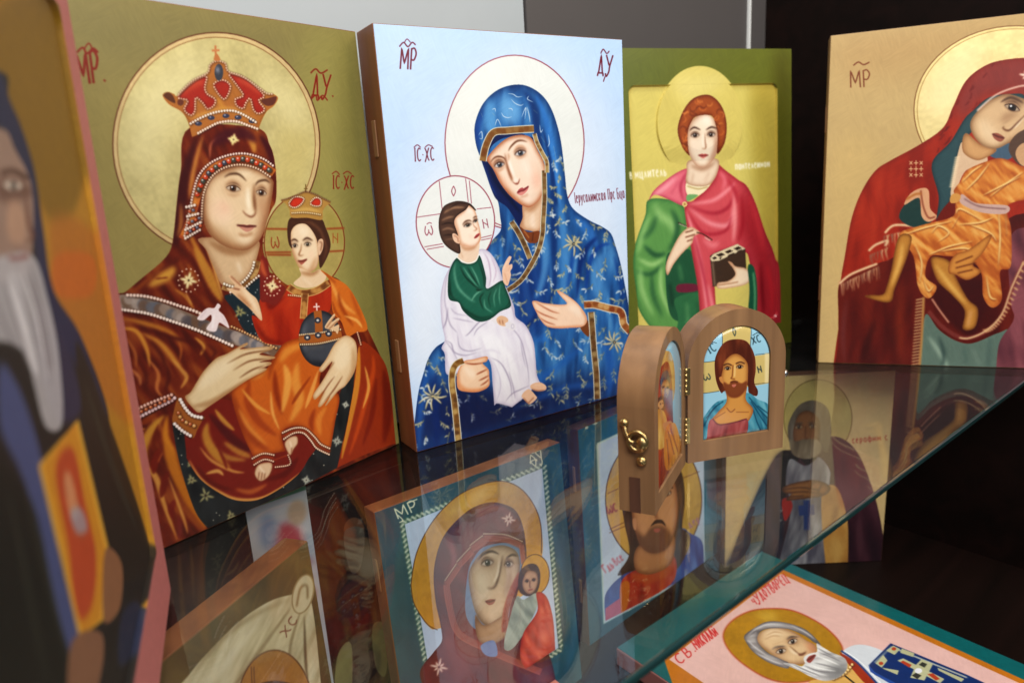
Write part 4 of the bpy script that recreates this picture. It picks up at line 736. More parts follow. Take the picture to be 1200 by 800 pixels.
def paint_healer():
    c = canvas_for('healer', 2000, (100,104,34), 7)
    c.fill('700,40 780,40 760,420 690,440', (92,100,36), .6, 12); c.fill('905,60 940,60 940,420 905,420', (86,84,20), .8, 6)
    ph=lambda u,v: tuple(c.photo(u/.29,v/.424))
    inner=c.cover(np.array([ph(*p) for p in ((.025,.054),(.033,.046),(.257,.046),(.265,.054),(.265,.374),(.257,.382),(.033,.382),(.025,.374))])); c.comp(inner,(200,184,100))
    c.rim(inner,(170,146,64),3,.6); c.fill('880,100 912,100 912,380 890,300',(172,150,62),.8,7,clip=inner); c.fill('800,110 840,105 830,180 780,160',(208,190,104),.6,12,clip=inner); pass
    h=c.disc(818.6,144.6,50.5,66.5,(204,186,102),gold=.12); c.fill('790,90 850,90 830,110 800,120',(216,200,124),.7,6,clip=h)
    wh=(238,230,196); c.text('в мцлитель',(737,210),(781,206),11,wh,1.0,.95); c.text('пантелеимон',(862,199),(902,195.5),8.5,wh,.95,.9)
    c.o=(730,190,5.333)
    gr=c.fill('160,235 290,235 380,280 400,420 430,560 470,800 540,1180! 330,1180 120,960 70,760 58,600 90,470 140,330', (92,142,76))
    dk=(26,72,46); lt=(150,192,120)
    c.rim(gr,(40,92,52),3,.6)
    c.folds(gr,[('200,260 230,330 300,380 330,460',50,lt,.7,4),('170,320 120,460 90,580',30,lt,.6,3),('300,290 340,380 330,480 280,560',34,dk,.7,3),('130,520 200,580 270,570',26,dk,.75,2.5),('90,600 180,640 260,600',24,lt,.8,2),('80,680 170,700 250,640',20,dk,.6,2),('110,650 120,800 190,960',28,lt,.7,3),('180,680 190,830 250,970',22,dk,.55,3),('240,640 240,800 300,960',24,lt,.8,2.5),('210,330 180,420 120,480',24,dk,.5,3)])
    op=c.fill('272,590 330,560 430,560 470,800 500,1000 380,1000 300,960 270,800', (34,84,56)); c.folds(op,[('350,640 370,740',30,(86,140,90),.6,3),('290,760 310,900',30,(16,48,34),.8,3)])
    lo=c.fill('330,850 520,840 560,1180 330,1180 345,980',(48,104,66)); c.folds(lo,[('400,880 410,1100',24,(110,160,104),.6,3),('470,880 480,1100',20,(24,70,44),.7,3)]); c.fill('345,765 455,762 462,805 345,812',(106,34,56))
    pk=c.fill('585,5 640,50 720,110 775,150 830,260 890,440 940,560 972,700 978,1000! 835,1000 835,800 795,640 760,560 620,570 570,640 600,1180! 505,1180 470,800 430,560 385,280 440,240 540,150 590,60', (196,78,86))
    c.fill('760,150 840,250 960,620 990,1000 830,1000 830,720 780,560 730,420',(150,28,38),.85,8,clip=pk)
    c.rim(pk,(130,20,36),3.5,.6)
    c.folds(pk,[('400,262 560,240 660,170 700,130',24,(236,140,146),.8,1.8),('410,275 560,320 660,280 700,180',20,(150,30,50),.7,1.8),('410,285 540,380 660,390 690,280',22,(238,150,156),.7,2),('400,300 500,440 640,430 680,330',16,(156,32,50),.7,1.6),('690,180 700,340 690,500',26,(240,150,150),.75,2.5),('740,200 750,380 720,500',22,(150,26,40),.75,2.5),('395,300 450,480 500,700 530,1000',20,(240,150,156),.8,1.8),('430,420 490,640 540,900',18,(160,36,56),.7,1.8),('500,480 560,520 600,500',30,(232,128,134),.7,3),('600,60 640,110 620,180',22,(230,120,130),.7,2),('640,90 700,180 720,260',16,(160,34,52),.6,2),('790,200 850,400 880,560',26,(196,56,62),.6,4),('900,640 930,800 930,960',22,(186,40,50),.7,3),('860,620 870,800 880,960',20,(104,10,22),.7,3),('530,760 560,900 590,1000',20,(236,140,146),.7,2)])
    ls=c.fill('415,40 330,70 200,170 158,245! 200,205 290,235 375,272 402,235 395,110', (218,108,122)); c.rim(ls,(150,40,66),2,.6); c.folds(ls,[('400,60 360,150 380,250',16,(160,46,70),.7,1.5),('340,90 250,170 180,215',22,(238,160,168),.7,2),('350,120 300,200',12,(170,60,84),.6,1.5)])
    c.fill('398,130 470,150 545,138 480,205 405,205', (232,218,176)); c.line('402,150 470,168 530,155',5,(160,130,80),.7,.3); c.fill('402,205 470,207 405,245', (110,160,100))
    n=c.fill('415,-10 400,60 398,130 470,152 545,138 592,60 585,-20', (226,200,174)); c.rim(n,(160,120,92),2.5,.8); c.folds(n,[('420,20 500,40 580,0',30,(160,120,94),.8,2.5),('440,70 430,130',14,(180,140,112),.6,1.5),('540,60 510,130',16,(176,136,110),.5,2)])
    c.disc(386,263,15,16,(226,196,130)); c.disc(386,263,8,8,(170,130,70))
    # box, hands, brush
    bx=c.fill('545,600! 560,575 715,512! 765,540! 775,720! 640,770! 560,778!', (66,48,36)); c.fill('545,600! 565,575! 715,512! 765,540! 600,615! 555,620!',(214,196,160))
    for q in ('580,580! 615,565! 640,578! 605,592!','635,560! 668,545! 690,556! 655,572!','690,540! 722,525! 745,538! 712,552!','598,600! 622,590! 610,608!','660,578! 690,566! 705,572! 650,592!','715,556! 738,546! 748,546! 712,566!','556,600 575,588 590,600 570,610'): c.fill(q,(52,36,28),smooth=False)
    c.line('560,625 575,775',10,(130,110,90),.7,1)
    h=c.fill('658,622 680,628 705,652 760,662 798,690 795,740 750,770 640,790 592,788 588,765 600,752 660,742 702,705 690,665', (232,204,172)); c.rim(h,(176,124,92),1.6,.8); c.line('595,768 660,760 720,748',4,(160,110,80),.8,.4)
    c.fill('780,650 820,660 840,800 830,1000 780,1000 790,800',(26,84,60)); c.line('815,690 825,820 820,980',9,(110,170,120),.7,1)
    h=c.fill('278,705 272,630 330,500 370,440 420,405 465,425 480,445 445,462 435,500 420,520 365,575 315,640', (230,200,170)); c.rim(h,(176,124,94),1.8,.8)
    for q in ('390,440 440,425','390,470 450,452','400,495 435,482'): c.line(q,6,(120,70,50),.9,.4)
    c.line('345,378 400,402',8,(60,40,30)); c.line('460,440 500,450 560,488',7,(60,40,30)); c.line('350,385 400,405',3,(220,210,190)); c.line('510,470 545,490',5,(220,200,180),.8)
    # head
    c.o=(730,70,5.333)
    f=c.fill('395,480 410,410 450,360 510,345 560,375 582,450 586,560 562,630 510,672 460,665 415,602 395,545', (232,210,184)); c.rim(f,(170,124,98),3.2,.85)
    c.folds(f,[('480,370 520,380 540,400',60,(244,228,206),.8,4),('570,480 575,560 540,640',26,(176,128,104),.7,3),('430,520 450,580',50,(240,210,186),.6,4),('480,640 520,645',30,(240,220,196),.7,2)])
    hr=c.fill('335,460 345,380 385,295 440,240 520,222 580,255 625,330 641,430 625,530 585,590 583,480 570,405 540,352 450,358 410,412 396,480 402,560 412,600 365,550', (152,76,32)); c.rim(hr,(92,34,14),2.5,.8)
    rg=random.Random(8)
    for i in range(46):
        x=rg.uniform(345,630); y=rg.uniform(235,570); c.line(ellipse(730+x/5.333,70+y/5.333,3.4,3.4,rg.uniform(0,360),0,200,10),1.3,rg.choice([(206,124,62),(96,38,16),(190,104,48)]),.6,.35,taper=1,clip=hr)
    c.line('408,446 438,426 478,442',11,(66,40,32),.95,.4,taper=1); c.line('510,442 545,424 580,434',11,(66,40,32),.95,.4,taper=1)
    c.disc(442,470,34,24,(180,140,116),.6,2.2); c.disc(542,467,34,24,(180,140,116),.6,2.2)
    c.eye(416,478,470,474,14,11,(50,34,28),.5,.55,(220,206,190)); c.eye(518,474,570,470,14,11,(50,34,28),.45,.55,(220,206,190))
    c.line('504,462 506,510 512,545 505,558 484,556',8,(150,104,80),.85,.6,taper=1); c.line('492,470 494,540',9,(248,234,214),.8,1,taper=1)
    c.fill('468,598 492,588 500,592 510,588 530,598 500,604',(190,90,84)); c.fill('474,602 500,603 526,600 500,618',(214,130,120)); c.line('468,598 500,602 530,598',3,(120,50,46),.9,.3)
    c.glaze(.02); return c
def paint_tender():
    c = canvas_for('tender', 2000, (188,158,106), 9)
    c.fill('960,30 1200,10 1200,60 1000,90', (176,140,90), .7, 20); c.fill('960,200 1030,180 1010,430 955,430', (196,164,106), .8, 12)
    br=(120,60,30); c.disc(1192,129,121.5,99,(116,72,34)); c.disc(1192,129,120.4,98,(236,206,136),gold=.5); c.disc(1192,129,117.5,95.3,(150,104,50)); h=c.disc(1192,129,116.8,94.7,(240,212,142),gold=.55)
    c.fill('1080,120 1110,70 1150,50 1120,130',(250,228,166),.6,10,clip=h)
    c.text('МР',(997,103),(1020,102),20,br,1.6); c.line('1000,77 1006,73 1012,76 1019,73',1.6,br)
    m=c.fill('985,332 990,300 998,256 1010,224 1026,200 1044,188 1077,170 1105,150 1117,125 1132,95 1155,77 1180,70 1210,69 1250,80 1290,140 1330,300 1340,450! 975,440! 980,402 984,372', (156,40,20))
    c.drape(m,(104,20,12),(184,60,32),1.4,12,.4,4,2)
    c.fill('1120,120 1150,78 1200,68 1260,90 1230,110 1160,110 1130,140',(128,54,50),.8,6,clip=m)
    c.rim(m,(110,24,18),3,.5)
    rg=random.Random(2)
    for i in range(50):
        x=rg.uniform(1095,1165); y=rg.uniform(75,180); c.line([(x,y),(x+rg.uniform(1,3),y-2),(x+rg.uniform(2,6),y-rg.uniform(4,8))],.8,(104,22,18),.6,.3,clip=m)
    c.o=(960,290,5)
    lo=c.fill('120,205 230,140 345,92 430,60 520,-40 700,-60 960,-40 1200,-200 1800,-100 1800,760! 80,760! 110,560 112,400', (96,22,14)); c.drape(lo,(54,10,10),(122,38,20),1.5,16,.5,4,6)
    c.folds(lo,[('330,420 280,560 250,680',30,(60,12,10),.7,4),('480,200 470,450 480,680',40,(130,44,20),.6,5),('160,300 140,500 150,680',20,(110,50,50),.6,3),('380,300 400,500 360,680',30,(70,14,10),.6,4)])
    # teal dress, plum side
    td=c.fill('625,390 700,480 800,545 900,560 1050,500 1120,500 1100,760! 590,760! 600,560', (92,112,100)); c.folds(td,[('640,520 720,640 760,720',26,(150,170,150),.7,2.5),('700,520 730,620 720,700',18,(50,70,66),.7,2.5),('850,580 860,680',22,(60,84,78),.6,3),('1000,540 990,700',20,(56,76,74),.7,3),('900,590 940,690',18,(140,156,140),.5,3)])
    pl=c.fill('1120,-60 1300,-120 1800,-100 1800,760! 1035,760! 1055,560 1140,420 1120,300', (112,58,66)); c.drape(pl,(70,34,46),(150,84,90),1.1,12,.6,4,7)
    c.fill('690,215 800,190 960,200 980,330 920,500 840,500 740,420 660,300',(66,14,14),.9,2)
    c.line('612,290 606,420 598,560 588,690',15,(176,130,70),.9,.4); 
    for i in range(22): y=300+i*18; c.line(f'{606-i*1.0},{y} {566-i*1.2},{y+8}',5,(200,170,120),.7,.3)
    c.line('640,372 730,470 850,530 980,490 1080,390 1140,210 1210,70',24,(120,50,44),.9,.6); c.line('660,300 700,360 760,440',8,(206,150,120),.8,.4); c.line('820,528 880,530 980,485 1070,390 1130,230 1200,80',8,(216,176,130),.9,.4)
    for i in range(20): t=i/19; x=960+t*230; y=480-t*t*370-t*20; c.line(f'{x},{y} {x+22},{y+16}',7,(206,160,110),.8,.4)
    # hem with fringe
    for q in ('118,212 190,155 340,95','290,20 330,-15 400,-40 385,-10','385,-85 440,-130 560,-125'):
        c.line(q,16,(190,116,84),.95,.4); c.line(q,5,(226,190,146),.9,.3)
    rg=random.Random(5)
    for (x0,y0,x1,y1,n) in ((130,212,345,110,20),(300,40,400,0,8),(385,-70,470,-90,8)):
        for i in range(n):
            t=i/(n-1); x=x0+(x1-x0)*t; y=y0+(y1-y0)*t; c.line(f'{x},{y} {x+rg.uniform(-8,8)},{y+25} {x+rg.uniform(-6,10)},{y+rg.uniform(50,80)}',5,rg.choice([(190,150,110),(140,100,80),(206,170,130)]),.7,.4,taper=2)
    # sleeve, cuff of the veil
    c.o=(960,180,5)
    c.fill('470,380 500,300 580,245 600,330 660,395 560,432', (34,62,58)); c.fill('500,300 530,240 590,205 640,215 650,320 690,370 640,400 600,365 585,260',(206,150,110)); c.line('595,215 610,310 640,375 680,370',6,(120,50,30),.8,.4); c.line('510,270 560,240 600,235',14,(170,100,40),.8,.5)
    # teal lining and neck, face
    t=c.fill('660,60 770,-70 850,-200 900,-250 1000,-330 1150,-350 1200,-340 1200,-290 1050,-310 960,-200 830,-40 800,150 780,260 690,400 700,250', (50,78,82)); c.rim(t,(24,44,50),2,.6)
    c.fill('690,400 720,330 800,250 850,260 800,360 780,372',(110,26,14))
    fr=c.fill('815,-10 850,-70 960,-30 980,60 860,100 800,220 770,230',(206,170,136)); 
    for i in range(14): y=20+i*13; c.line(f'{822-i*2.4},{y} {795-i*2.4},{y+6}',6,(230,200,160),.8,.4)
    c.fill('1000,0 1100,-60 1160,-40 1120,30 1040,30',(70,92,110))
    c.o=(960,20,4)
    n=c.fill('690,545 760,600 830,620 800,650 740,672 680,640 670,590', (196,146,96)); c.rim(n,(130,84,48),2.5,.7)
    f=c.fill('735,450 800,392 880,362 965,385 1040,400 1080,460 1000,540 940,560 880,595 825,618 765,602 722,555 708,500', (204,166,124)); c.rim(f,(120,84,54),4,.8)
    c.folds(f,[('760,480 790,540 840,590',60,(222,190,150),.7,5),('860,500 880,470 930,450',40,(150,112,80),.6,4),('860,400 920,390 960,420',30,(130,96,70),.7,3),('960,470 920,510 890,530',14,(236,210,176),.9,1),('800,570 830,590',30,(220,180,140),.6,3)])
    c.line('975,450 930,495 890,532 862,522 868,512',8,(104,64,42),.9,.6,taper=1); c.line('850,400 900,378 960,405',13,(80,54,40),.85,.7,taper=1)
    c.eye(868,415,940,440,18,12,(50,36,30),.5,.55,(176,152,126)); c.fill('812,548 838,545 868,566 850,585 822,572',(150,84,66)); c.line('812,548 836,560 868,568',4,(90,40,34),.9,.3)
    c.line('740,440 830,365 940,325 1000,325',7,(226,190,170),.8,.4)
    
    for dx in (-6,0,6):
        for dy in (-7,0,7):
            if dx==0 or dy==0: c.line([(1073.5+dx-2.6,198+dy),(1073.5+dx+2.6,198+dy)],1.1,(222,180,132),.85,.1); c.line([(1073.5+dx,198+dy-3),(1073.5+dx,198+dy+3)],1.0,(222,180,132),.85,.1)
            else: c.line([(1073.5+dx-1.8,198+dy-2),(1073.5+dx+1.8,198+dy+2)],1.0,(222,180,132),.85,.1); c.line([(1073.5+dx-1.8,198+dy+2),(1073.5+dx+1.8,198+dy-2)],1.0,(222,180,132),.85,.1)
    c.star(1204,89,10,(240,214,190),8,1.2,.9)
    hd=c.fill('890,600 930,545 1000,520 1060,560 1060,640 960,700 900,650',(90,66,52)); c.fill('920,640 960,590 1060,600 1060,680 960,700',(190,146,106))
    # ---- child
    c.o=(960,180,5)
    g=c.fill('870,95 1000,40 1080,30 1200,80 1320,100 1320,240 1110,300 1125,450 1122,660 1060,690 1070,850 1015,902 962,840 950,700 880,620 740,600 650,605 622,720 688,780 640,848 580,780 552,600 468,475 600,420 780,370 800,290 830,262 788,222 830,160', (206,124,50)); c.rim(g,(150,66,22),2,.7)
    c.drape(g,(150,64,20),(236,180,100),.7,5,.6,5,3)
    for q in ('840,170 900,110 960,70','860,220 930,150 1000,60','1000,260 1100,180 1200,110','960,250 1060,200 1180,140','500,480 620,440 780,400','560,540 600,640 590,760','640,600 760,550 900,520','700,580 850,560 950,600','800,360 830,330 960,400','1050,330 1060,500 1050,660','1090,330 1100,480','820,420 940,410 1020,380','780,440 820,370','980,720 1000,840 1040,860','610,740 640,810 670,780','660,470 700,430 760,470 700,520','880,420 1000,470 1040,520'):
        c.line(q,8,(120,50,18),.75,.35,taper=1); P,S=pts(q,c.o); c.o=(0,0,1); c.line(spline(P-[0,1.2],S,False),1.0,(246,206,130),.8,.3,taper=1); c.o=(960,180,5)
    c.fill('838,238 920,290 1102,305 1092,352 950,345 830,292',(190,154,142)); c.line('850,265 940,310 1095,325',5,(120,84,84),.7,.4)
    c.fill('770,250 800,232 830,250 812,285 770,288',(200,140,70))
    sk=(182,122,48); sd=(104,58,18)
    l1=c.fill('465,490 540,485 520,590 480,700 440,800 425,860 378,870 270,838 300,828 372,825 395,780 420,690',sk); l2=c.fill('655,615 720,610 770,640 800,720 870,850 930,910 912,1018 842,1026 852,920 780,830 690,740',sk)
    for l in (l1,l2): c.rim(l,sd,2.4,.85)
    c.folds(l1,[('490,520 470,640 420,780',16,(226,172,88),.7,2)]); c.folds(l2,[('680,650 760,760 860,880',18,(226,172,88),.7,2),('890,920 870,1010',26,(220,160,110),.6,2)])
    hh=c.fill('760,650 800,590 880,560 990,480 1010,490 960,580 900,650 950,690 870,740 800,710 760,700',(200,130,56)); c.rim(hh,(120,60,20),2,.7)
    for q in ('800,640 900,600','800,670 920,640','810,700 900,680'): c.line(q,7,(110,54,20),.8,.4)
    c.tone(.93); c.glaze(.025); return c
def paint_teal():
    c = canvas_for('teal', 2000, (38,86,96), 11)
    c.drape(Mask(0,0,np.ones((c.H,c.W),np.float32)),(26,66,78),(52,104,114),1.2,20,.4,2,1)
    inn=c.fill('471,612! 638,544! 657.5,760! 512,858!', (182,200,226), smooth=False)
    # rope border
    for q in ('471,612 638,544','638,544 657.5,760','657.5,760 512,858','512,858 471,612'):
        P,S=pts(q); P=np.linspace(P[0],P[1],60); c.line(P,6.0,(44,84,80),smooth=False); d=P[1]-P[0]; L=np.hypot(*d); d=d/L; n=np.array([-d[1],d[0]])
        k=int(np.hypot(*(P[-1]-P[0]))/6)
        for i in range(k):
            A=P[0]+(P[-1]-P[0])*(i+.15)/k; c.line([A-n*2.4,A+d*2,A+d*4+n*2.4],2.0,(206,214,190),.95,.2)
            c.line([A+n*2.2+d*3,A+d*5-n*1],1.0,(150,170,150),.7,.2)
    cr=(222,220,190); c.text('МР',(467,607.5),(490,597),13,cr,1.6); c.line('466,603 472,609 468,612',1.2,cr); c.line('478,589 489,584.5',1.3,cr)
    c.text('ѲУ',(624,547),(639,540.5),14,cr,1.3); c.line('623,531 633,527',1.1,cr)
    c.o=(480,540,5)
    h=c.fill('8,720 40,540 130,360 260,220 400,145 540,117 650,160 730,260 770,380 775,560 700,760 400,900 170,980 110,965 60,895 22,820', (210,154,58), gold=.55); c.line('8,720 40,540 130,360 260,220 400,145 540,117 650,160 730,260 770,380 772,540',5,(70,40,20),.9); c.line('8,720 22,820 60,895 110,960 165,988',5,(70,40,20),.9)
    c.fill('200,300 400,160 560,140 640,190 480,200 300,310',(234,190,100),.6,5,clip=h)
    m=c.fill('150,800 145,620 200,440 330,300 440,247 530,247 620,290 668,400 685,560 670,650 620,900 800,1100 860,1300! 120,1400! 60,1240 140,1120 190,1050 180,950', (104,36,34)); c.drape(m,(66,18,22),(140,66,64),.9,12,.5,4,3); c.rim(m,(60,14,16),3,.6)
    c.folds(m,[('250,400 330,330 400,300',26,(60,16,22),.7,2),('230,440 260,560 240,700',26,(150,84,90),.6,3),('420,290 520,270 600,320',30,(140,66,64),.6,3),('300,440 320,380',16,(54,14,20),.7,2)])
    c.star(596,608,9,(230,206,190),8,1.0,.95,1,(104,36,34)); c.star(514.5,781,11,(230,206,190),8,1.1,.9,1,(104,36,34))
    t=c.fill('340,660 380,560 440,500 560,478 640,500 660,640 600,800 560,960 420,1000 330,900',(110,130,160)); 
    f=c.fill('345,680 380,585 450,518 540,492 620,522 645,590 640,680 612,760 560,900 500,962 430,950 378,860', (200,172,142)); c.rim(f,(110,86,66),4.5,.85)
    n=c.fill('385,900 440,960 560,900 580,960 560,1030 470,1075 400,1040',(176,142,110)); c.rim(n,(110,78,56),3,.7)
    c.folds(f,[('400,640 430,720 440,820',70,(222,200,170),.8,6),('590,640 580,720 560,800',30,(150,116,90),.7,4),('440,560 480,540 520,545',40,(222,198,170),.6,4),('450,880 500,900',40,(214,186,154),.7,4)])
    c.line('545,550 538,600 520,680 500,735 470,745 455,738',11,(92,66,50),.85,.8,taper=1); c.line('526,570 515,660 490,715',10,(236,216,190),.85,1,taper=1)
    c.line('396,585 430,545 480,528 525,545',15,(70,50,40),.95,.6,taper=1); c.line('562,572 600,548 632,556',12,(70,50,40),.9,.6,taper=1)
    c.disc(455,595,54,36,(140,108,84),.6,3); c.disc(582,602,40,30,(140,108,84),.6,3)
    c.eye(420,604,492,590,20,16,(48,34,28),.52,.5,(206,190,172)); c.eye(556,610,608,598,18,15,(48,34,28),.45,.55,(206,190,172))
    c.fill('445,822 470,808 500,812 490,835 465,842',(150,84,72)); c.line('443,820 470,822 502,812',4,(84,40,34),.9,.3)
    # trim of the veil
    for q,w in (('215,722 285,618',34),('285,612 365,528',36),('362,515 440,462',38),('436,450 560,455 655,492',40),('655,490 668,600',26),('650,660 600,760 565,880 555,1000',34),('215,722 236,860 285,1005 420,1085 560,1150 770,1235',36)):
        c.line(q,w,(126,50,42),.95,.25)
        P,S=pts(q,c.o); o2,c.o=c.o,(0,0,1); R=spline(P,S,False) if len(P)>2 else np.linspace(P[0],P[1],8); d=np.gradient(R,axis=0); nn=np.stack([-d[:,1],d[:,0]],-1)/(np.hypot(d[:,0],d[:,1])+1e-9)[:,None]
        for k in (-.46,-.2,.06,.3,.46): c.line(R+nn*k*w/5,.5,(222,150,118),.65,.12,smooth=False)
        c.o=o2
    for q in ('205,700 275,600','275,590 355,505','350,495 430,435','430,425 560,430 660,470'): c.beads(q,2.2,.8,(214,190,160))
    rg=random.Random(3)
    # child
    c.disc(735,662,86,118,(70,40,20)); c.disc(735,662,82,114,(208,156,62),gold=.5)
    hr=c.fill('636,730 645,650 690,605 740,605 764,650 762,720 740,775 690,790 650,770',(66,42,36)); fc=c.fill('662,700 690,645 740,650 752,700 735,755 700,778 668,750',(190,150,122)); c.rim(fc,(110,74,56),1.6,.8)
    c.eye(676,706,700,702,7,6,(40,30,26),.5,.6,(190,170,150)); c.eye(716,700,740,694,7,6,(40,30,26),.5,.6,(190,170,150)); c.line('706,700 704,735 712,738',4,(110,74,54),.8,.3); c.line('695,756 722,750',4,(130,60,50),.8,.3)
    c.o=(460,660,5.217)
    g=c.fill('760,200 800,220 880,180 885,260 800,430 725,525 680,505 715,340',(150,160,148)); c.drape(g,(92,104,100),(196,206,196),.9,7,.6,4,5)
    r=c.fill('880,178 940,200 980,330 995,525! 812,645! 780,560 800,425 885,290',(196,72,54)); c.drape(r,(130,30,28),(232,130,100),1.1,8,.6,4,6); c.rim(r,(130,30,24),2,.5)
    c.fill('540,500 620,470 640,560 570,560',(110,130,176)); 
    c.glaze(.04); return c
def paint_saviour():
    c = canvas_for('saviour', 1600, (44,98,114), 13)
    c.fill('700,520! 824,462! 826,666! 708,730!',(190,206,228),smooth=False); c.line('700,520 708,730 826,666',2.4,(196,214,206),.9,.3,smooth=False); c.line('700,520 824,462',2.4,(196,214,206),.9,smooth=False)
    c.text('ІС',(686,502),(702,494),14,(222,220,196),1.2)
    c.disc(766,585,57,76,(80,46,20)); h=c.disc(766,585,55.8,74.6,(222,172,84),gold=.5)
    for q in ('712,578 725,572','714,620 735,610','714,624 735,615','800,560 820,552'): c.line(q,1,(120,60,30),.8)
    c.text('ѠС',(713,602),(724,598),9,(150,50,40),1)
    c.text('Гдь',(710,671),(720,664),10,(190,80,90),.9); c.text('Все',(722,662),(731,655),9,(190,80,90),.9); c.text('дер',(808,618),(821,611),8,(170,120,150),.8)
    c.o=(680,560,4)
    hr=c.fill('205,200 190,60 220,-60 300,-130 400,-120 470,-40 490,80 480,200 455,330 300,440 190,455 180,440 230,350',(62,38,26)); c.drape(hr,(34,18,12),(104,66,42),1.4,6,.6,5,2)
    cl=c.fill('118,545 190,460 260,430 440,370 470,240 520,260 572,300 580,425! 430,500! 118,668!',(64,92,160)); c.drape(cl,(36,48,110),(110,150,210),1.2,8,.6,4,3)
    c.fill('450,250 500,250 515,310 460,420 440,400',(78,60,60))
    t=c.fill('190,490 262,430 350,440 440,370 425,495 190,632!',(180,54,32)); c.drape(t,(120,26,20),(220,110,60),1.3,8,.6,4,4); c.fill('250,440 340,445 440,370 430,440 330,490 250,480',(190,84,36),.8,1)
    c.fill('190,500 230,490 220,600 190,620',(206,110,30)); c.fill('118,610! 188,560! 190,632! 118,668!',(190,90,120))
    n=c.fill('270,320 260,430 340,448 430,390 430,260',(190,130,84)); c.rim(n,(110,64,36),3,.7)
    f=c.fill('245,190 240,60 280,-30 350,-60 420,-30 452,60 456,180 430,290 390,340 330,350 280,310',(206,146,100)); c.rim(f,(120,70,42),4,.85)
    b=c.fill('262,250 300,270 330,230 380,220 420,250 430,290 395,340 335,352 285,318',(96,60,38),.8,1.5)
    c.fill('330,225 352,196 385,196 402,225 380,212 352,214',(56,32,24)); c.fill('345,238 375,236 368,252 350,252',(170,90,76)); c.fill('245,195 262,190 262,240 250,235',(200,140,100))
    c.line('362,60 358,130 355,180 372,190',12,(130,78,48),.8,1,taper=1); c.eye(282,90,330,84,13,11,(50,32,22),.5,.5,(206,180,150)); c.eye(380,76,428,68,13,11,(50,32,22),.5,.5,(206,180,150)); c.line('275,66 305,52 338,62',7,(60,36,26),.9,.5); c.line('375,50 405,38 435,46',7,(60,36,26),.9,.5)
    c.glaze(.04); return c
def paint_elder():
    c = canvas_for('elder', 1600, (206,176,124), 15)
    c.fill('850,440 940,440 900,560 850,600',(190,164,104),.6,20)
    c.disc(958.5,490,40.5,46,(110,84,44)); c.disc(958.5,490,39.6,45,(184,164,102),gold=.2)
    c.text('серафим с',(999,519),(1040,515),7,(170,70,50),1.0)
    c.o=(840,430,3.333)
    ck=c.fill('40,800! 70,700 100,620 200,400 250,330 300,320 450,270 540,320 600,450 640,600 668,800!',(56,28,38)); c.fill('40,800 70,700 200,400 260,330 290,420 260,520 240,760',(34,40,58),.95,2); c.drape(ck,(30,16,26),(96,58,66),1.3,12,.5,5,2)
    c.fill('250,340 300,330 320,360 280,400 270,500 250,500',(18,16,18))
    w=c.fill('285,360 345,385 395,350 440,400 440,470 430,770! 240,770! 290,560 270,460',(118,116,122)); c.drape(w,(74,72,84),(160,158,160),1.5,6,.8,5,3)
    st=c.fill('415,480 470,470 510,600 512,770! 425,770! 410,600',(176,128,66)); c.drape(st,(120,80,36),(210,170,100),1.5,10,.5,4,4)
    c.fill('330,350 390,350 372,372 348,382',(14,12,14))
    for q in ('318,540! 380,535! 382,575! 322,580!','338,520! 364,518! 366,635! 340,635!'): c.fill(q,(44,62,108),smooth=False)
    c.fill('255,520 285,515 295,550 265,600',(150,30,24)); h=c.fill('258,470 300,452 380,440 442,465 420,500 330,515 270,520 290,495 262,490',(140,94,48)); c.rim(h,(70,38,18),2.5,.9)
    for q in ('262,478 330,470 400,480','270,492 340,486 410,494','285,506 340,502','380,445 360,480','410,455 395,490'): c.line(q,5,(84,50,24),.8,.5)
    f=c.fill('288,240 310,180 350,160 395,175 405,240 395,300 340,320 295,300',(124,84,54)); c.rim(f,(60,36,24),4,.9)
    hr=c.fill('282,290 280,220 320,150 380,130 435,165 446,260 430,330 405,300 402,210 360,170 320,185 298,250 300,300',(92,82,72)); c.drape(hr,(54,46,40),(130,120,110),1.4,7,.6,5,5)
    b=c.fill('285,285 310,290 345,280 395,285 410,320 385,350 340,358 295,338',(112,98,80)); c.drape(b,(70,58,46),(150,138,118),1.5,6,.6,5,6)
    c.eye(305,235,335,232,9,7,(40,28,20),.5,.5,(180,160,130)); c.eye(360,232,390,230,9,7,(40,28,20),.5,.5,(180,160,130)); c.line('348,230 346,275 356,278',6,(96,60,38),.8,.6); c.line('300,220 336,218',6,(90,76,62),.8,.5); c.line('356,218 394,216',6,(90,76,62),.8,.5)
    c.glaze(.05); return c
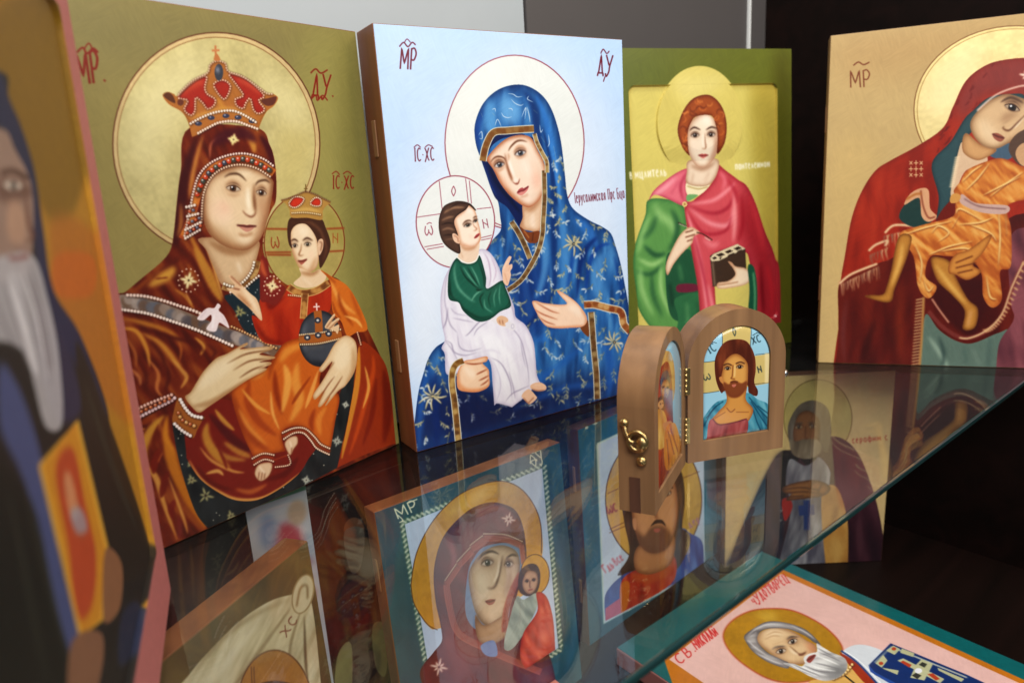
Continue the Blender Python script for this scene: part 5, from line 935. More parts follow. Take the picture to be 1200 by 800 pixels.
def paint_bishop():
    c = canvas_flat(1700, (18,96,98), 17)
    c.fill('776,766! 912,664.5! 1200,796! 1520,942! 1330,1160! 790,806!',(184,112,30),smooth=False); c.fill('784,772! 915,672! 1195,800! 1500,940! 1310,1140! 825,800!',(218,174,167),smooth=False)
    red=(196,44,44)
    c.text('СВ.',(797,778),(816,762),12,red,1.5); c.text('НИКОЛАй',(817,761),(842,743),14,red,1.4); c.text('чУДОТВОРЕЦ',(885,709),(925,681),12,red,1.2,.9)
    c.o=(840,680,6.667)
    h=c.fill('50,430 110,320 250,240 420,217 600,235 800,330 930,440 985,540 960,640 800,760 600,795 420,770 250,680 110,560',(180,132,26),gold=.5); c.line('50,430 110,320 250,240 420,217 600,235 800,330 930,440 985,540 960,640 800,760 600,795 420,770 250,680 110,560',9,(170,70,40),.9,.3,closed=True)
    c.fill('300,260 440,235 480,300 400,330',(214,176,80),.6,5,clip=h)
    # vestments first
    o=c.fill('985,550 1200,510 1700,760 2600,1300 2300,1900 1200,1500 800,850 900,780 1010,690',(200,206,214))
    rb=c.fill('1400,640 1800,760 2150,850 3000,1300 2400,1900 1500,1300',(140,44,20)); c.drape(rb,(90,20,14),(190,90,30),.5,12,.6,4,3)
    c.fill('720,790 900,770 1010,700 1020,640 1080,640 1200,820 1500,1150 1200,1400 780,1000',(206,160,90)); c.fill('1020,640 960,560 1090,640 1250,800 1160,800',(150,50,24))
    c.line('970,545 1100,640 1260,810 1400,960',16,(40,66,120)); c.line('990,545 1130,640 1290,810',8,(230,234,240)); c.line('1000,740 1110,830 1300,1000',12,(30,24,20))
    c.beads('900,770 1000,720 1060,650',4,1.6,(230,190,120)); 
    f=c.fill('305,460 360,392 480,368 600,398 700,465 765,500 775,560 700,642 620,652 540,642 440,582 350,512',(212,178,138)); c.rim(f,(140,100,70),4.5,.8)
    c.folds(f,[('360,430 440,400 520,420',60,(230,202,166),.8,6),('700,490 750,530 740,580',50,(190,120,84),.6,5),('560,600 600,620',50,(226,190,150),.7,5)])
    hr=c.fill('215,430 290,370 400,318 550,330 700,385 810,495 760,480 690,430 560,378 420,372 340,400 318,470 400,560 520,620 560,640 550,685 400,635 290,560 235,490',(140,134,134)); c.drape(hr,(90,86,90),(186,182,182),.5,7,.7,5,2); c.rim(hr,(70,66,70),2,.7)
    b=c.fill('520,645 600,648 660,668 690,640 700,590 780,555 780,490 830,520 900,560 1000,605 1018,680 960,750 850,782 740,752 640,700',(196,194,194)); c.drape(b,(140,138,140),(230,230,228),.45,7,.7,6,4); c.fill('920,640 1020,620 1010,720 940,760 860,775',(70,72,74),.7,6,clip=b)
    c.fill('690,640 680,600 720,570 790,560 800,590 760,590 720,620',(216,214,210)); c.fill('702,625 720,590 770,575 765,600 730,640',(150,72,64)); c.line('704,622 735,605 768,580',5,(90,36,34),.9,.4)
    for q in ('540,650 640,690 760,740','600,655 700,700 820,750','680,660 780,700 900,720','760,640 850,660 960,690','800,560 880,590 970,630','780,520 850,560 930,600'): c.line(q,9,(110,108,112),.75,.4,taper=1)
    for q in ('570,655 670,700 790,745','640,660 740,705 860,740','720,650 810,685 930,705','790,590 870,620 960,660'): c.line(q,6,(246,246,244),.8,.3,taper=1)
    for q in ('240,430 300,380 400,340 520,345','240,460 300,520 400,590','260,440 310,400','300,560 420,620 520,655','580,350 690,400 770,460'): c.line(q,7,(206,204,206),.75,.4,taper=1)
    for q in ('380,430 450,400 520,410','370,460 440,430 500,435','440,500 520,470'): c.line(q,6,(170,126,92),.6,.6,taper=1)
    c.line('566,505 610,545 645,572 690,560 700,545',11,(110,70,46),.85,.8,taper=1); c.line('560,520 600,560 640,575',12,(236,212,180),.8,1,taper=1); c.line('640,580 670,578 692,560',8,(100,56,40),.9,.6)
    c.disc(500,548,52,34,(164,122,88),.6,3,rot=-15); c.disc(592,470,52,34,(150,108,76),.6,3,rot=10)
    c.line('430,540 470,515 540,510',14,(120,104,92),.9,.8,taper=1); c.line('545,460 580,436 640,440',14,(104,88,78),.9,.8,taper=1)
    c.eye(462,562,542,540,20,17,(46,32,26),.5,.46,(206,190,170)); c.eye(556,488,630,462,20,17,(46,32,26),.5,.46,(206,190,170))
    # book
    c.o=(1000,700,6)
    bk=c.fill('110,470! 262,318! 800,540! 1400,820! 1200,1100! 700,840! 150,540!',(28,52,104),smooth=False); c.fill('105,468! 150,520! 700,810! 1200,1080! 1190,1130! 690,860! 120,520!',(46,80,150),smooth=False)
    c.line('150,455 268,345 800,560',6,(206,204,180),.9,.3,smooth=False)
    gn=(176,176,140)
    for q in ('230,370! 280,335! 330,360! 290,400!','340,355! 430,390! 420,415! 330,385!','155,460! 210,400! 240,440! 200,490!','200,490! 320,510! 310,540! 215,500!','590,490! 780,570! 760,590! 600,510!'): c.fill(q,gn,smooth=False)
    for x,y in ((285,358),(195,460)): c.disc(x,y,16,12,(170,70,40))
    for q in ('440,470! 480,430! 560,465! 500,580! 400,560!','310,440! 350,425! 640,570! 610,600!'): c.fill(q,gn,smooth=False)
    for q in ('330,450! 350,440! 410,470! 395,490!','520,535! 560,530! 610,570! 580,580!'): c.fill(q,(170,66,40),smooth=False)
    for q in ('460,470! 485,450! 520,465! 500,490!','410,545! 440,525! 480,545! 450,570!'): c.fill(q,(60,60,54),smooth=False)
    c.disc(458,512,26,18,(220,220,226))
    c.glaze(.04); return c
def paint_cloth():
    c = canvas_for('cloth', 1500, (92,84,48), 19)
    c.drape(Mask(0,0,np.ones((c.H,c.W),np.float32)),(60,58,34),(120,108,62),.9,24,.5,2,1)
    c.o=(160,560,3.333)
    w=c.fill('-200,1300 60,900 180,795 260,700 400,560 520,480 612,452 660,440 690,520 720,800 760,1300',(200,188,152)); c.drape(w,(150,136,100),(226,216,184),2.4,9,.5,6,2)
    c.folds(w,[('200,790 320,640 450,540 600,470',20,(150,136,100),.7,2),('600,510 520,620 420,760 360,840',14,(130,114,80),.8,1.5),('640,520 600,660 600,800',12,(130,114,80),.8,1.5),('655,540 660,700 670,820',10,(90,76,50),.9,1),('480,560 380,680 300,800',20,(224,214,184),.6,3)])
    c.disc(650,452,42,80,(150,134,96),rot=14); c.disc(650,452,36,74,(204,192,156),rot=14); c.line('625,500 640,430 665,420 668,470',8,(130,110,74),.8,.6)
    c.text('ХС',(335,746),(349,726),9,(110,50,34),1.3)
    c.disc(540,900,150,232,(96,60,26)); h=c.disc(540,900,145,227,(170,126,58),gold=.5); c.line('448,735 455,900',5,(110,70,30),.9); c.line('458,735 465,900',5,(110,70,30),.9)
    c.fill('430,900 450,820 540,790 640,820 660,900 640,1200 440,1200',(70,44,28)); f=c.fill('470,930 500,860 560,850 600,900 600,1050 540,1150 490,1080',(170,120,80)); c.rim(f,(96,60,36),4,.8)
    c.glaze(.05); return c
def paint_dark():
    c = canvas_for('dark', 1100, (58,26,20), 21)
    c.drape(Mask(0,0,np.ones((c.H,c.W),np.float32)),(24,12,10),(92,44,34),1.2,14,.7,3,1)
    r=c.fill('375,640 400,590 425,580 450,620 470,800 385,850',(44,24,24)); c.drape(r,(22,12,14),(80,46,44),1.3,7,.7,4,2)
    c.disc(415,620,12,14,(120,80,56)); c.fill('404,622 426,620 424,660 414,672 406,655',(110,100,90))
    c.fill('395,770 412,755 410,830 392,840',(150,140,96)); c.fill('436,735 448,728 456,740 452,790 440,780',(150,140,96)); c.fill('400,690 430,680 430,740 405,740',(110,30,24),.8,2)
    c.glaze(.05); return c
def paint_monk():
    c = canvas_for('monk', 1300, (178,110,106), 23)
    x=PANELS['monk']; q=proj(panel_corners('monk')); 
    def in_photo(u,v):   # board fractions -> photograph
        M=np.linalg.inv(c.M); return warp(M,[[u*c.W,v*c.H]])[0]
    fu=.032/x[5]; fv=.047/x[6]
    P=[in_photo(fu,fv),in_photo(1-fu,fv),in_photo(1-fu,1-fv),in_photo(fu,1-fv)]
    g=c.cover(np.array(P)); c.comp(g,(172,124,34)); c.clip=g
    c.fill('0,0 90,0 100,200 60,260 0,100',(120,92,16),.8,20); c.fill('60,260 130,300 170,500 90,420',(172,106,32),.8,16); c.fill('65,300 108,300 108,345 65,345',(196,96,28),.6,8)
    c.o=(0,0,2)
    rb=c.fill('-200,200 0,170 20,230 50,300 80,400 100,530 125,680 190,790 250,950 270,1100 330,1230 352,1320 330,1420 240,1700 -300,1900 -400,800',(30,28,24))
    c.fill('-100,150 0,170 20,230 50,300 80,400 100,530 125,680 190,790 255,980 200,900 130,760 90,640 70,480 40,360 0,300 -100,280',(36,42,76),.95,3)
    c.fill('0,850 50,920 100,1080 150,1340 190,1490 170,1560 120,1400 60,1140 0,1000',(78,88,130),.9,5); c.fill('90,700 160,820 190,960 130,980 80,800',(50,50,84),.8,6)
    c.fill('-100,1100 60,1150 130,1420 180,1640 100,1800 -200,1800',(16,22,12),.9,8); c.fill('180,800 260,1000 340,1240 350,1330 260,1360 240,1200 200,1000',(36,28,16),.9,5)
    f=c.fill('-120,320 0,300 35,350 72,430 78,550 62,640 0,660 -120,660',(150,124,110)); c.fill('0,420 60,430 70,460 0,470',(96,66,54),.7,4); c.fill('20,480 50,480 60,560 20,560',(186,146,120),.7,5); c.fill('40,590 78,600 70,640 40,640',(130,84,76),.7,4)
    b=c.fill('-120,640 0,600 76,598 112,700 138,830 146,990 108,1000 80,900 60,830 0,800 -120,820',(172,168,170),.92,1.5); c.fill('20,660 50,660 90,860 60,840',(206,202,204),.7,5); c.fill('70,620 100,720 125,850 100,840',(140,134,138),.7,4)
    for q in ('10,660 40,760 70,860','30,640 65,740 100,880','-20,680 10,760 40,820','60,640 90,740 120,900'): c.line(q,7,(120,114,118),.7,1.2,taper=1)
    for q in ('20,650 55,760 85,880','50,630 85,740 112,890'): c.line(q,6,(222,218,220),.8,1,taper=1)
    c.line('0,408 30,400 66,420',12,(80,52,40),.9,1.5); c.fill('8,432 30,424 52,436 30,446',(210,196,180)); c.disc(32,435,7,9,(40,26,20)); c.line('60,440 66,520 78,556 60,566',10,(110,70,56),.85,1.5,taper=1); c.line('66,600 40,606 20,604',9,(130,70,64),.8,1)
    for q in ('60,1150 110,1350 160,1560','20,1150 60,1350 120,1650','200,900 260,1080 320,1240'): c.line(q,14,(54,56,44),.6,4,taper=1)
    i=c.fill('95,1090! 180,985! 252,1290! 240,1450! 190,1492! 150,1320!',(198,134,34),smooth=False); c.fill('130,1100 170,1050 200,1180 225,1300 215,1420 180,1440 160,1280',(170,60,36),.8,5,clip=i); c.fill('150,1120 165,1110 185,1200 165,1210',(206,150,110),.8,4,clip=i); c.fill('165,1200 190,1190 205,1240 180,1250',(150,160,180),.7,4,clip=i); c.line('95,1090 180,985 252,1290 240,1450 190,1492 150,1320',10,(220,166,60),.8,1,closed=True,smooth=False)
    c.fill('248,1285 285,1320 282,1420 248,1460 240,1400',(136,96,66)); c.fill('170,1500 235,1480 240,1560 200,1700 160,1640',(130,94,70)); c.fill('285,1440 325,1410 330,1500 280,1560',(34,44,70),.9,6)
    c.clip=None; c.glaze(.05); return c
def paint_leaf_right():
    c = canvas_for('leaf_right', 4200, (150,116,92), 25)
    c.o=(800,350,4)
    art=c.cover(c.path('95,692! 92,300 105,230 150,150 200,115 260,97 320,105 370,145 405,210 416,290! 410,640!')); c.comp(art,(150,196,216)); c.clip=art
    gd=(206,180,112)
    c.fill('190,130! 205,80! 330,80! 318,170! 310,330! 185,330!',gd,smooth=False); c.fill('92,300! 430,255! 430,392! 92,445!',gd,smooth=False); c.line('190,110 182,300',3,(60,70,70),.9); c.line('326,110 316,240',3,(60,70,70),.9); c.line('92,300 160,290',3,(60,70,70),.9); c.line('340,262 420,254',3,(60,70,70),.9); c.line('92,445 170,432',3,(60,70,70),.9); c.line('330,400 420,392',3,(60,70,70),.9)
    c.fill('385,255! 408,255! 408,395! 385,395!',(236,214,160),.8,.6)
    ink=(40,60,66); c.o=(0,0,1); c.text('ІС',(832,414),(840,410),9,ink,.8); c.text('ХС',(882,403),(892,400),8,ink,.8); c.text('О',(859.5,394),(863,393.6),10,ink,.8); c.text('Ѡ',(826,446),(833,444),7,ink,.8); c.text('Н',(889,437),(893,436),8,ink,.8); c.line('832,403 836,401 840,402',.8,ink); c.line('882,393 888,390 892,392',.8,ink); c.o=(800,350,4)
    hr=c.fill('150,330 155,270 190,210 240,190 300,200 335,260 342,330 335,390 352,430 345,455 310,440 295,400 200,430 180,440 158,390',(104,48,26)); c.drape(hr,(70,26,14),(140,72,40),1.4,5,.6,5,2)
    rb=c.fill('92,640 100,560 150,490 200,470 300,440 350,470 410,510 412,660! 95,700!',(70,140,160)); c.drape(rb,(20,80,104),(130,190,200),1.0,5,.6,5,3)
    for q in ('100,600 140,520 190,480','110,560 160,500','310,460 360,520 400,560','320,480 370,560 400,600','330,520 350,580 380,640','350,500 405,540'): c.line(q,5,(16,70,94),.8,.25)
    n=c.fill('135,570 165,530 205,480 205,400 295,400 295,470 330,520 300,580 235,600 160,600',(206,144,72)); c.rim(n,(140,80,36),2.5,.7); c.line('205,510 225,530 245,515',4,(130,70,36),.8,.3); c.line('150,560 200,530',4,(140,80,40),.6,.3); c.line('250,530 310,530',4,(140,80,40),.6,.3)
    t=c.fill('112,700! 120,590 140,562 170,588 235,580 300,562 305,620 290,670!',(160,72,70)); c.drape(t,(110,36,40),(196,116,110),1.5,5,.6,4,4); c.line('140,562 170,588 235,580 300,562',5,(96,30,34),.9,.3)
    f=c.fill('188,330 195,295 230,262 265,262 302,300 305,360 298,410 262,455 220,455 192,410 180,375',(214,154,82)); c.rim(f,(140,84,40),2.6,.8)
    c.fill('192,390 215,400 230,385 250,385 275,395 300,385 295,425 262,460 220,460 195,425',(120,60,30),.9,.7); c.fill('230,402 250,400 244,412 234,412',(190,110,90)); c.line('222,392 240,386 258,390',6,(90,42,22),.9,.4)
    c.line('235,310 232,360 226,372 245,376',6,(130,76,36),.85,.4); c.line('245,310 242,365',6,(240,196,126),.8,.6); c.eye(195,328,225,326,8,6,(40,26,18),.5,.55,(214,186,140)); c.eye(250,322,284,318,8,6,(40,26,18),.5,.55,(214,186,140)); c.line('190,312 210,304 230,312',6,(70,38,22),.9,.3); c.line('248,304 270,296 290,304',6,(70,38,22),.9,.3)
    c.fill('170,370 184,365 190,395 178,390',(196,130,70))
    c.line('110,672 200,662 290,645 395,622',9,(206,180,180),.5,1.2)  # gloss on the domed lower rim, painted in as a pale line
    c.clip=None; c.line('95,692! 92,300 105,230 150,150 200,115 260,97 320,105 370,145 405,210 416,290! 410,640! 95,692!',5,(60,84,110),.9,.3,smooth=True); return c
def paint_leaf_left():
    c = canvas_for('leaf_left', 4200, (150,116,92), 27)
    c.o=(715,370,3.333)
    art=c.cover(c.path('170,720! 170,300 185,200 208,125 235,90 262,105 278,180 282,280 280,550!')) if True else c.cover(c.path('182,690! 180,300 190,200 210,130 235,97 258,110 272,180 276,280 274,545!')); c.comp(art,(140,190,214)); c.clip=art
    h=c.fill('168,330 178,250 195,175 215,138 240,150 252,230 245,330 200,380',(206,160,84),gold=.3)
    m=c.fill('165,720 176,560 180,340 186,262 200,205 222,178 236,215 242,300 246,420 262,450 282,540 170,712',(150,56,30)); c.drape(m,(104,30,18),(190,96,48),1.4,4,.5,4,2)
    c.fill('196,262 205,225 222,212 232,240 232,262 214,252 202,285',(40,58,84)); f=c.fill('200,270 212,250 228,254 232,290 224,318 208,318 199,298',(206,150,92)); c.rim(f,(120,70,40),1.2,.8)
    c.line('203,280 212,276',4,(60,34,24),.9,.2); c.line('219,280 229,277',4,(60,34,24),.9,.2); c.line('215,280 213,298 219,300',3,(120,70,44),.9,.2); c.line('209,308 221,307',3,(140,60,50),.9,.2)
    g=c.fill('186,330 200,312 212,325 214,360 200,380 186,368',(96,56,36)); c.fill('192,335 204,328 208,350 198,364 190,354',(200,144,90)); c.line('195,344 199,343',3,(60,34,24),.9,.15); c.line('203,341 206,340',3,(60,34,24),.9,.15)
    b=c.fill('184,372 208,372 222,420 216,500 190,520 180,470',(206,150,70)); c.drape(b,(150,86,30),(236,196,120),1.2,3.5,.6,4,5)
    c.fill('206,420 236,410 240,430 214,446',(204,148,92)); o=c.fill('216,440 250,418 270,470 282,530 262,575 226,604 210,560',(220,136,44)); c.drape(o,(160,80,20),(244,186,96),1.0,3.5,.6,4,6)
    for q in ('225,450 250,540','235,440 265,530','220,480 230,580'): c.line(q,5,(150,70,20),.8,.3)
    c.clip=None; return c
# ---------------------------------------------------------------- the display case
CM = frame_matrix(E0, TT, NN, (0,0,1))                 # case frame: x along the front, y into the case
def struct_case(name, bm, mat): o = struct(name, bm, mat); o.matrix_world = CM; return o
laminate = plain_material('dark_laminate', (78,73,72), 0.5, vary=0.05, bumps=(60,0.08,0.0004))
laminate_red = wood_material('dark_brown_laminate', (24,12,9), (13,7,5), 26, 0.5, (0.08,1,1))
laminate_red.node_tree.nodes['Principled BSDF'].inputs['Specular IOR Level'].default_value = 0.12
grey_panel = plain_material('pale_grey_panel', (168,174,177), 0.45, vary=0.05)
white_trim = plain_material('white_trim', (225,225,222), 0.4, vary=0.04)
A0, A1, DEP = -0.40, 0.895, 0.46
struct_case('lower_shelf', boxbm(A0-0.02,-0.40,Z_LOW-0.03,A1+0.6,DEP+0.02,Z_LOW), laminate_red)
struct_case('back_wall_lower', boxbm(A0,DEP,Z_LOW,A1,DEP+0.02,-0.002), laminate_red)
struct_case('back_wall_pale', boxbm(A0,DEP,0.0,0.3545,DEP+0.02,0.80), grey_panel)
struct_case('back_wall_dark', boxbm(0.356,DEP-0.004,0.0,0.836,DEP+0.02,0.80), laminate)
struct_case('wall_strip', boxbm(0.8385,DEP-0.008,0.0,0.8420,DEP+0.02,0.80,bevel=0.001), white_trim)
struct_case('back_wall_corner', boxbm(0.8435,DEP-0.002,0.0,A1,DEP+0.02,0.80), laminate)
struct_case('side_wall_right', boxbm(A1,-0.16,Z_LOW,A1+0.02,DEP+0.02,0.80), laminate_red)
struct_case('side_wall_left', boxbm(A0-0.02,0.0,Z_LOW,A0,DEP+0.02,0.80), laminate_red)
# screws in the dark panel
steel = plain_material('steel', (190,190,188), 0.3, 1.0, vary=0.03); brass = plain_material('brass', (186,158,104), 0.34, 1.0, vary=0.08, bumps=(90,0.15,0.0004))
# glass shelf
def glass_material():
    m = bpy.data.materials.new('clear_glass'); m.use_nodes = True; nt = m.node_tree; nt.nodes.clear()
    out = nt.nodes.new('ShaderNodeOutputMaterial'); mix = nt.nodes.new('ShaderNodeMixShader'); tr = nt.nodes.new('ShaderNodeBsdfTransparent'); gl = nt.nodes.new('ShaderNodeBsdfGlossy')
    tr.inputs[0].default_value = (0.965,0.985,0.975,1); gl.inputs['Color'].default_value = (1,1,1,1); gl.inputs['Roughness'].default_value = 0.0
    g = nt.nodes.new('ShaderNodeNewGeometry'); d = nt.nodes.new('ShaderNodeVectorMath'); d.operation = 'DOT_PRODUCT'; nt.links.new(g.outputs['Incoming'], d.inputs[0]); nt.links.new(g.outputs['Normal'], d.inputs[1])
    def mth(op, a, b=None):
        n = nt.nodes.new('ShaderNodeMath'); n.operation = op; n.use_clamp = op == 'SUBTRACT'
        for i, v in enumerate((a, b)):
            if v is None: continue
            if isinstance(v, (int,float)): n.inputs[i].default_value = v
            else: nt.links.new(v, n.inputs[i])
        return n.outputs[0]
    f = mth('ADD', mth('MULTIPLY', mth('POWER', mth('SUBTRACT', 1.0, mth('ABSOLUTE', d.outputs['Value'])), 5.0), 0.80), 0.032)   # Fresnel reflectance of plate glass
    du = nt.nodes.new('ShaderNodeBsdfDiffuse'); du.inputs[0].default_value = (0.75,0.77,0.78,1); tc = nt.nodes.new('ShaderNodeTexCoord')
    ns = nt.nodes.new('ShaderNodeTexNoise'); ns.inputs['Scale'].default_value = 900; ns.inputs['Detail'].default_value = 2; n2 = nt.nodes.new('ShaderNodeTexNoise'); n2.inputs['Scale'].default_value = 9; n2.inputs['Detail'].default_value = 5
    nt.links.new(tc.outputs['Object'], ns.inputs['Vector']); nt.links.new(tc.outputs['Object'], n2.inputs['Vector'])
    speck = mth('MULTIPLY', mth('GREATER_THAN', ns.outputs['Fac'], 0.745), 0.12); film = mth('MULTIPLY', mth('POWER', n2.outputs['Fac'], 3.0), 0.018)
    dm = nt.nodes.new('ShaderNodeMixShader'); nt.links.new(mth('ADD', speck, film), dm.inputs[0]); nt.links.new(tr.outputs[0], dm.inputs[1]); nt.links.new(du.outputs[0], dm.inputs[2])
    nt.links.new(f, mix.inputs[0]); nt.links.new(dm.outputs[0], mix.inputs[1]); nt.links.new(gl.outputs[0], mix.inputs[2]); nt.links.new(mix.outputs[0], out.inputs[0]); return m
edge_glass = plain_material('glass_edge', (24,54,54), 0.06, 0.0, vary=0.3, coat=1.0)
gs = thing('glass_shelf', 'clear glass shelf with green polished front edge under the standing icons', 'shelf', CM)
GT = 0.005
obj('glass_pane', boxbm(A0+0.003,0.0032,-GT,A1-0.003,DEP-0.012,0.0), glass_material(), gs)
obj('polished_edge', boxbm(A0+0.003,0.0,-GT,A1-0.003,0.003,0.0,bevel=0.0008), edge_glass, gs)
pin_bm = bmesh.new()
for a in (A0+0.012, A1-0.012):
    for n in (0.06, DEP-0.08):
        pb = bmesh.new(); tube(pb, [(a-0.012,n,-GT-0.006),(a+0.012,n,-GT-0.006)], 0.0058, 12); obj('shelf_pin', pb, steel, gs)
pin_bm.free()
# ---------------------------------------------------------------- icon boards
def board_matrix(k):
    x, y, z, yaw, lean, w, h, t = PANELS[k]; u, v, n = panel_axes(yaw, lean); lift = math.sin(lean)*t if lean > 0 else 0
    return frame_matrix((x,y,z), u, -n, v)            # x right, y into the board, z up; origin at the lower left front corner
def sheet(name, cv, mat, w, h, e, y, th, parent, bulge=0.0):
    """the painted front: a thin gessoed sheet, its front mapped to the picture"""
    bm = boxbm(e, y, e, w-e, y+th, h-e); uv = bm.loops.layers.uv.new('UVMap')
    for f in bm.faces:
        for l in f.loops: l[uv].uv = (l.vert.co.x/w, l.vert.co.z/h)
    return obj(name, bm, mat, parent)
def rect_loop(x0, z0, x1, z1, r, n=6, cut=None):
    P = []
    for cx, cz, a in ((x1-r,z1-r,0),(x0+r,z1-r,90),(x0+r,z0+r,180),(x1-r,z0+r,270)):
        for j in range(n+1): t = R_(a+90*j/n); P.append((cx+r*math.cos(t), cz+r*math.sin(t)))
    return P
def ring_bm(outer, inner, y0, y1, slope=0.0):
    """a raised border between two loops of equal length, front at y0"""
    bm = bmesh.new(); n = len(outer)
    cx = sum(p[0] for p in inner)/n; cz = sum(p[1] for p in inner)/n
    def ring(P, y): return [bm.verts.new((p[0],y,p[1])) for p in P]
    of, inf = ring(outer,y0), ring(inner,y0); ob = ring(outer,y1); inb = ring([(p[0]+(cx-p[0])*slope, p[1]+(cz-p[1])*slope) for p in inner], y1)
    for i in range(n):
        j = (i+1) % n
        for q in ((of[i],of[j],inf[j],inf[i]),(inf[i],inf[j],inb[j],inb[i]),(ob[i],ob[j],of[j],of[i]),(inb[i],inb[j],ob[j],ob[i])):
            bm.faces.new(q)
    bmesh.ops.recalc_face_normals(bm, faces=bm.faces); return bm
wood_red = wood_material('red_brown_wood', (150,92,52), (108,60,32), 22, 0.45)
wood_pale = wood_material('pale_wood', (168,124,84), (130,90,58), 26, 0.5)
wood_dark = wood_material('dark_wood', (104,66,46), (70,42,30), 26, 0.5)
GR_UP = 'icons standing on the glass shelf'; GR_LOW = 'icons on the lower shelf'
def icon(k, cv, label, wood, gain=1.0, slats=True, border=None, rough=0.32, group=None):
    x, y, z, yaw, lean, w, h, t = PANELS[k]; M = board_matrix(k)
    root = thing('painted_icon', label, 'icon', M, GR_LOW if z < 0 else GR_UP)
    obj('board', boxbm(0,0.0006,0,w,t,h,bevel=0.0012), wood, root)
    m = paint_material(k+'_painting', cv, rough, 0.0 if rough > 0.5 else 0.2, gain)
    sheet('painting', cv, m, w, h, 0.0009, 0.0, 0.001, root)
    if slats:
        for zz in (0.2*h, 0.72*h):
            obj('back_slat', boxbm(0.0-0.0012,t*0.42,zz,w+0.0012,t*0.62,zz+0.034,bevel=0.0008), wood_pale, root)
    if border:            # the picture lies in a shallow recess; border (and halo) stand proud of it
        ml, mr, mt, mb, dep, rad, halo = border
        def mapped(name, bm):
            uv = bm.loops.layers.uv.new('UVMap')
            for f in bm.faces:
                for l in f.loops: l[uv].uv = (l.vert.co.x/w, l.vert.co.z/h)
            return obj(name, bm, m, root)
        mapped('raised_border', ring_bm(rect_loop(0.0006,0.0006,w-0.0006,h-0.0006,0.0012), rect_loop(ml,mb,w-mr,h-mt,rad), -dep, 0.0008, 0.014))
        if halo:
            bm = bmesh.new(); hx, hz, hr = halo; rows = []          # a disc that sinks back into the picture at the shoulders
            def dip_(dz): return max(0.0, min(1.0, (dz+0.052)/0.022))
            for rr, out in ((hr,0),(hr-0.0008,1),(hr*.75,1),(hr*.5,1),(hr*.25,1)):
                ring = []
                for q in range(72):
                    a = 2*math.pi*q/72; dz = rr*math.sin(a); ring.append(bm.verts.new((hx+rr*math.cos(a), 0.0004-(dep+0.0003)*out*dip_(dz)-0.0005*(dip_(dz) if not out else 0), hz+dz)))
                rows.append(ring)
            cc_ = bm.verts.new((hx, 0.0004-dep-0.0003, hz))
            for A_, B_ in zip(rows, rows[1:]):
                for q in range(72): bm.faces.new((A_[q],A_[(q+1)%72],B_[(q+1)%72],B_[q]))
            for q in range(72): bm.faces.new((rows[-1][q],rows[-1][(q+1)%72],cc_))
            bmesh.ops.recalc_face_normals(bm, faces=bm.faces); mapped('raised_halo', bm)
    return root
G1 = 1.0
icon('monk', paint_monk(), 'icon of a grey bearded hooded monk holding a small icon, with pink border', wood_red, 1.25, False, (0.032,0.032,0.047,0.047,0.003,0.012,None), 0.6)
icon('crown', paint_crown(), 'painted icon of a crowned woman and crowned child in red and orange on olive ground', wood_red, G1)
icon('blue', paint_blue(), 'icon of a woman in a blue veil with a child in white', wood_red, G1)
icon('healer', paint_healer(), 'painted icon of a curly haired young man in green and pink holding a box', plain_material('olive_side',(86,88,28),.4), G1, True, (0.025,0.025,0.046,0.042,0.003,0.009,(0.1355,0.327,0.0695)))
icon('tender', paint_tender(), 'painted icon of a red veiled woman with a barelegged child in orange on tan ground', plain_material('tan_side',(150,116,72),.45), G1)
icon('elder', paint_elder(), 'icon of a grey bearded elder with blue cross on white robe under the glass', wood_dark, 0.82)
icon('saviour', paint_saviour(), 'teal bordered icon of a bearded man in red and blue under the folding icon', wood_dark, G1)
icon('teal', paint_teal(), 'teal bordered icon of a maroon veiled woman and child with a white rope border', wood_red, G1)
icon('cloth', paint_cloth(), 'olive icon of a knotted white cloth with a gold halo under the glass', wood_red, G1)
icon('dark', paint_dark(), 'dim dark red icon of a robed figure standing behind the olive cloth icon', wood_dark, G1, False)
# icon lying flat
def flat_icon():
    a = FLAT['yaw']; u = (math.cos(a), math.sin(a), 0); d = (math.sin(a), -math.cos(a), 0); w, h, t = FLAT['w'], FLAT['h'], FLAT['t']
    T = np.array(FLAT['tl']); B = T+np.array(d)*h
    root = thing('painted_icon', 'icon of a white bearded bishop on pink with a teal border lying flat', 'icon', frame_matrix(B, u, (0,0,-1), [-q for q in d]), GR_LOW)
    obj('board', boxbm(0,0.0006,0,w,t,h,bevel=0.0015), plain_material('pink_side',(170,110,104),.45), root)
    cv = paint_bishop(); sheet('painting', cv, paint_material('bishop_painting', cv, 0.3, 0.3, G1), w, h, 0.001, 0.0, 0.001, root)
    return root
flat_icon()
def corner_icon():
    a = FLAT['yaw']; u = np.array((math.cos(a), math.sin(a), 0)); d = np.array((math.sin(a), -math.cos(a), 0)); w, h, t = 0.2, 0.26, 0.022
    TR = on_z([(646,791)], Z_LOW+t)[0]; B = TR-u*w+d*h
    root = thing('painted_icon', 'salmon pink icon lying below the teal bordered woman icon, only its corner showing', 'icon', frame_matrix(B, u, (0,0,-1), -d), GR_LOW)
    obj('board', boxbm(0,0.0006,0,w,t,h,bevel=0.002), wood_red, root); obj('painting', boxbm(0.001,0,0.001,w-0.001,0.001,h-0.001), plain_material('salmon_paint',(214,124,104),.4), root)
corner_icon()
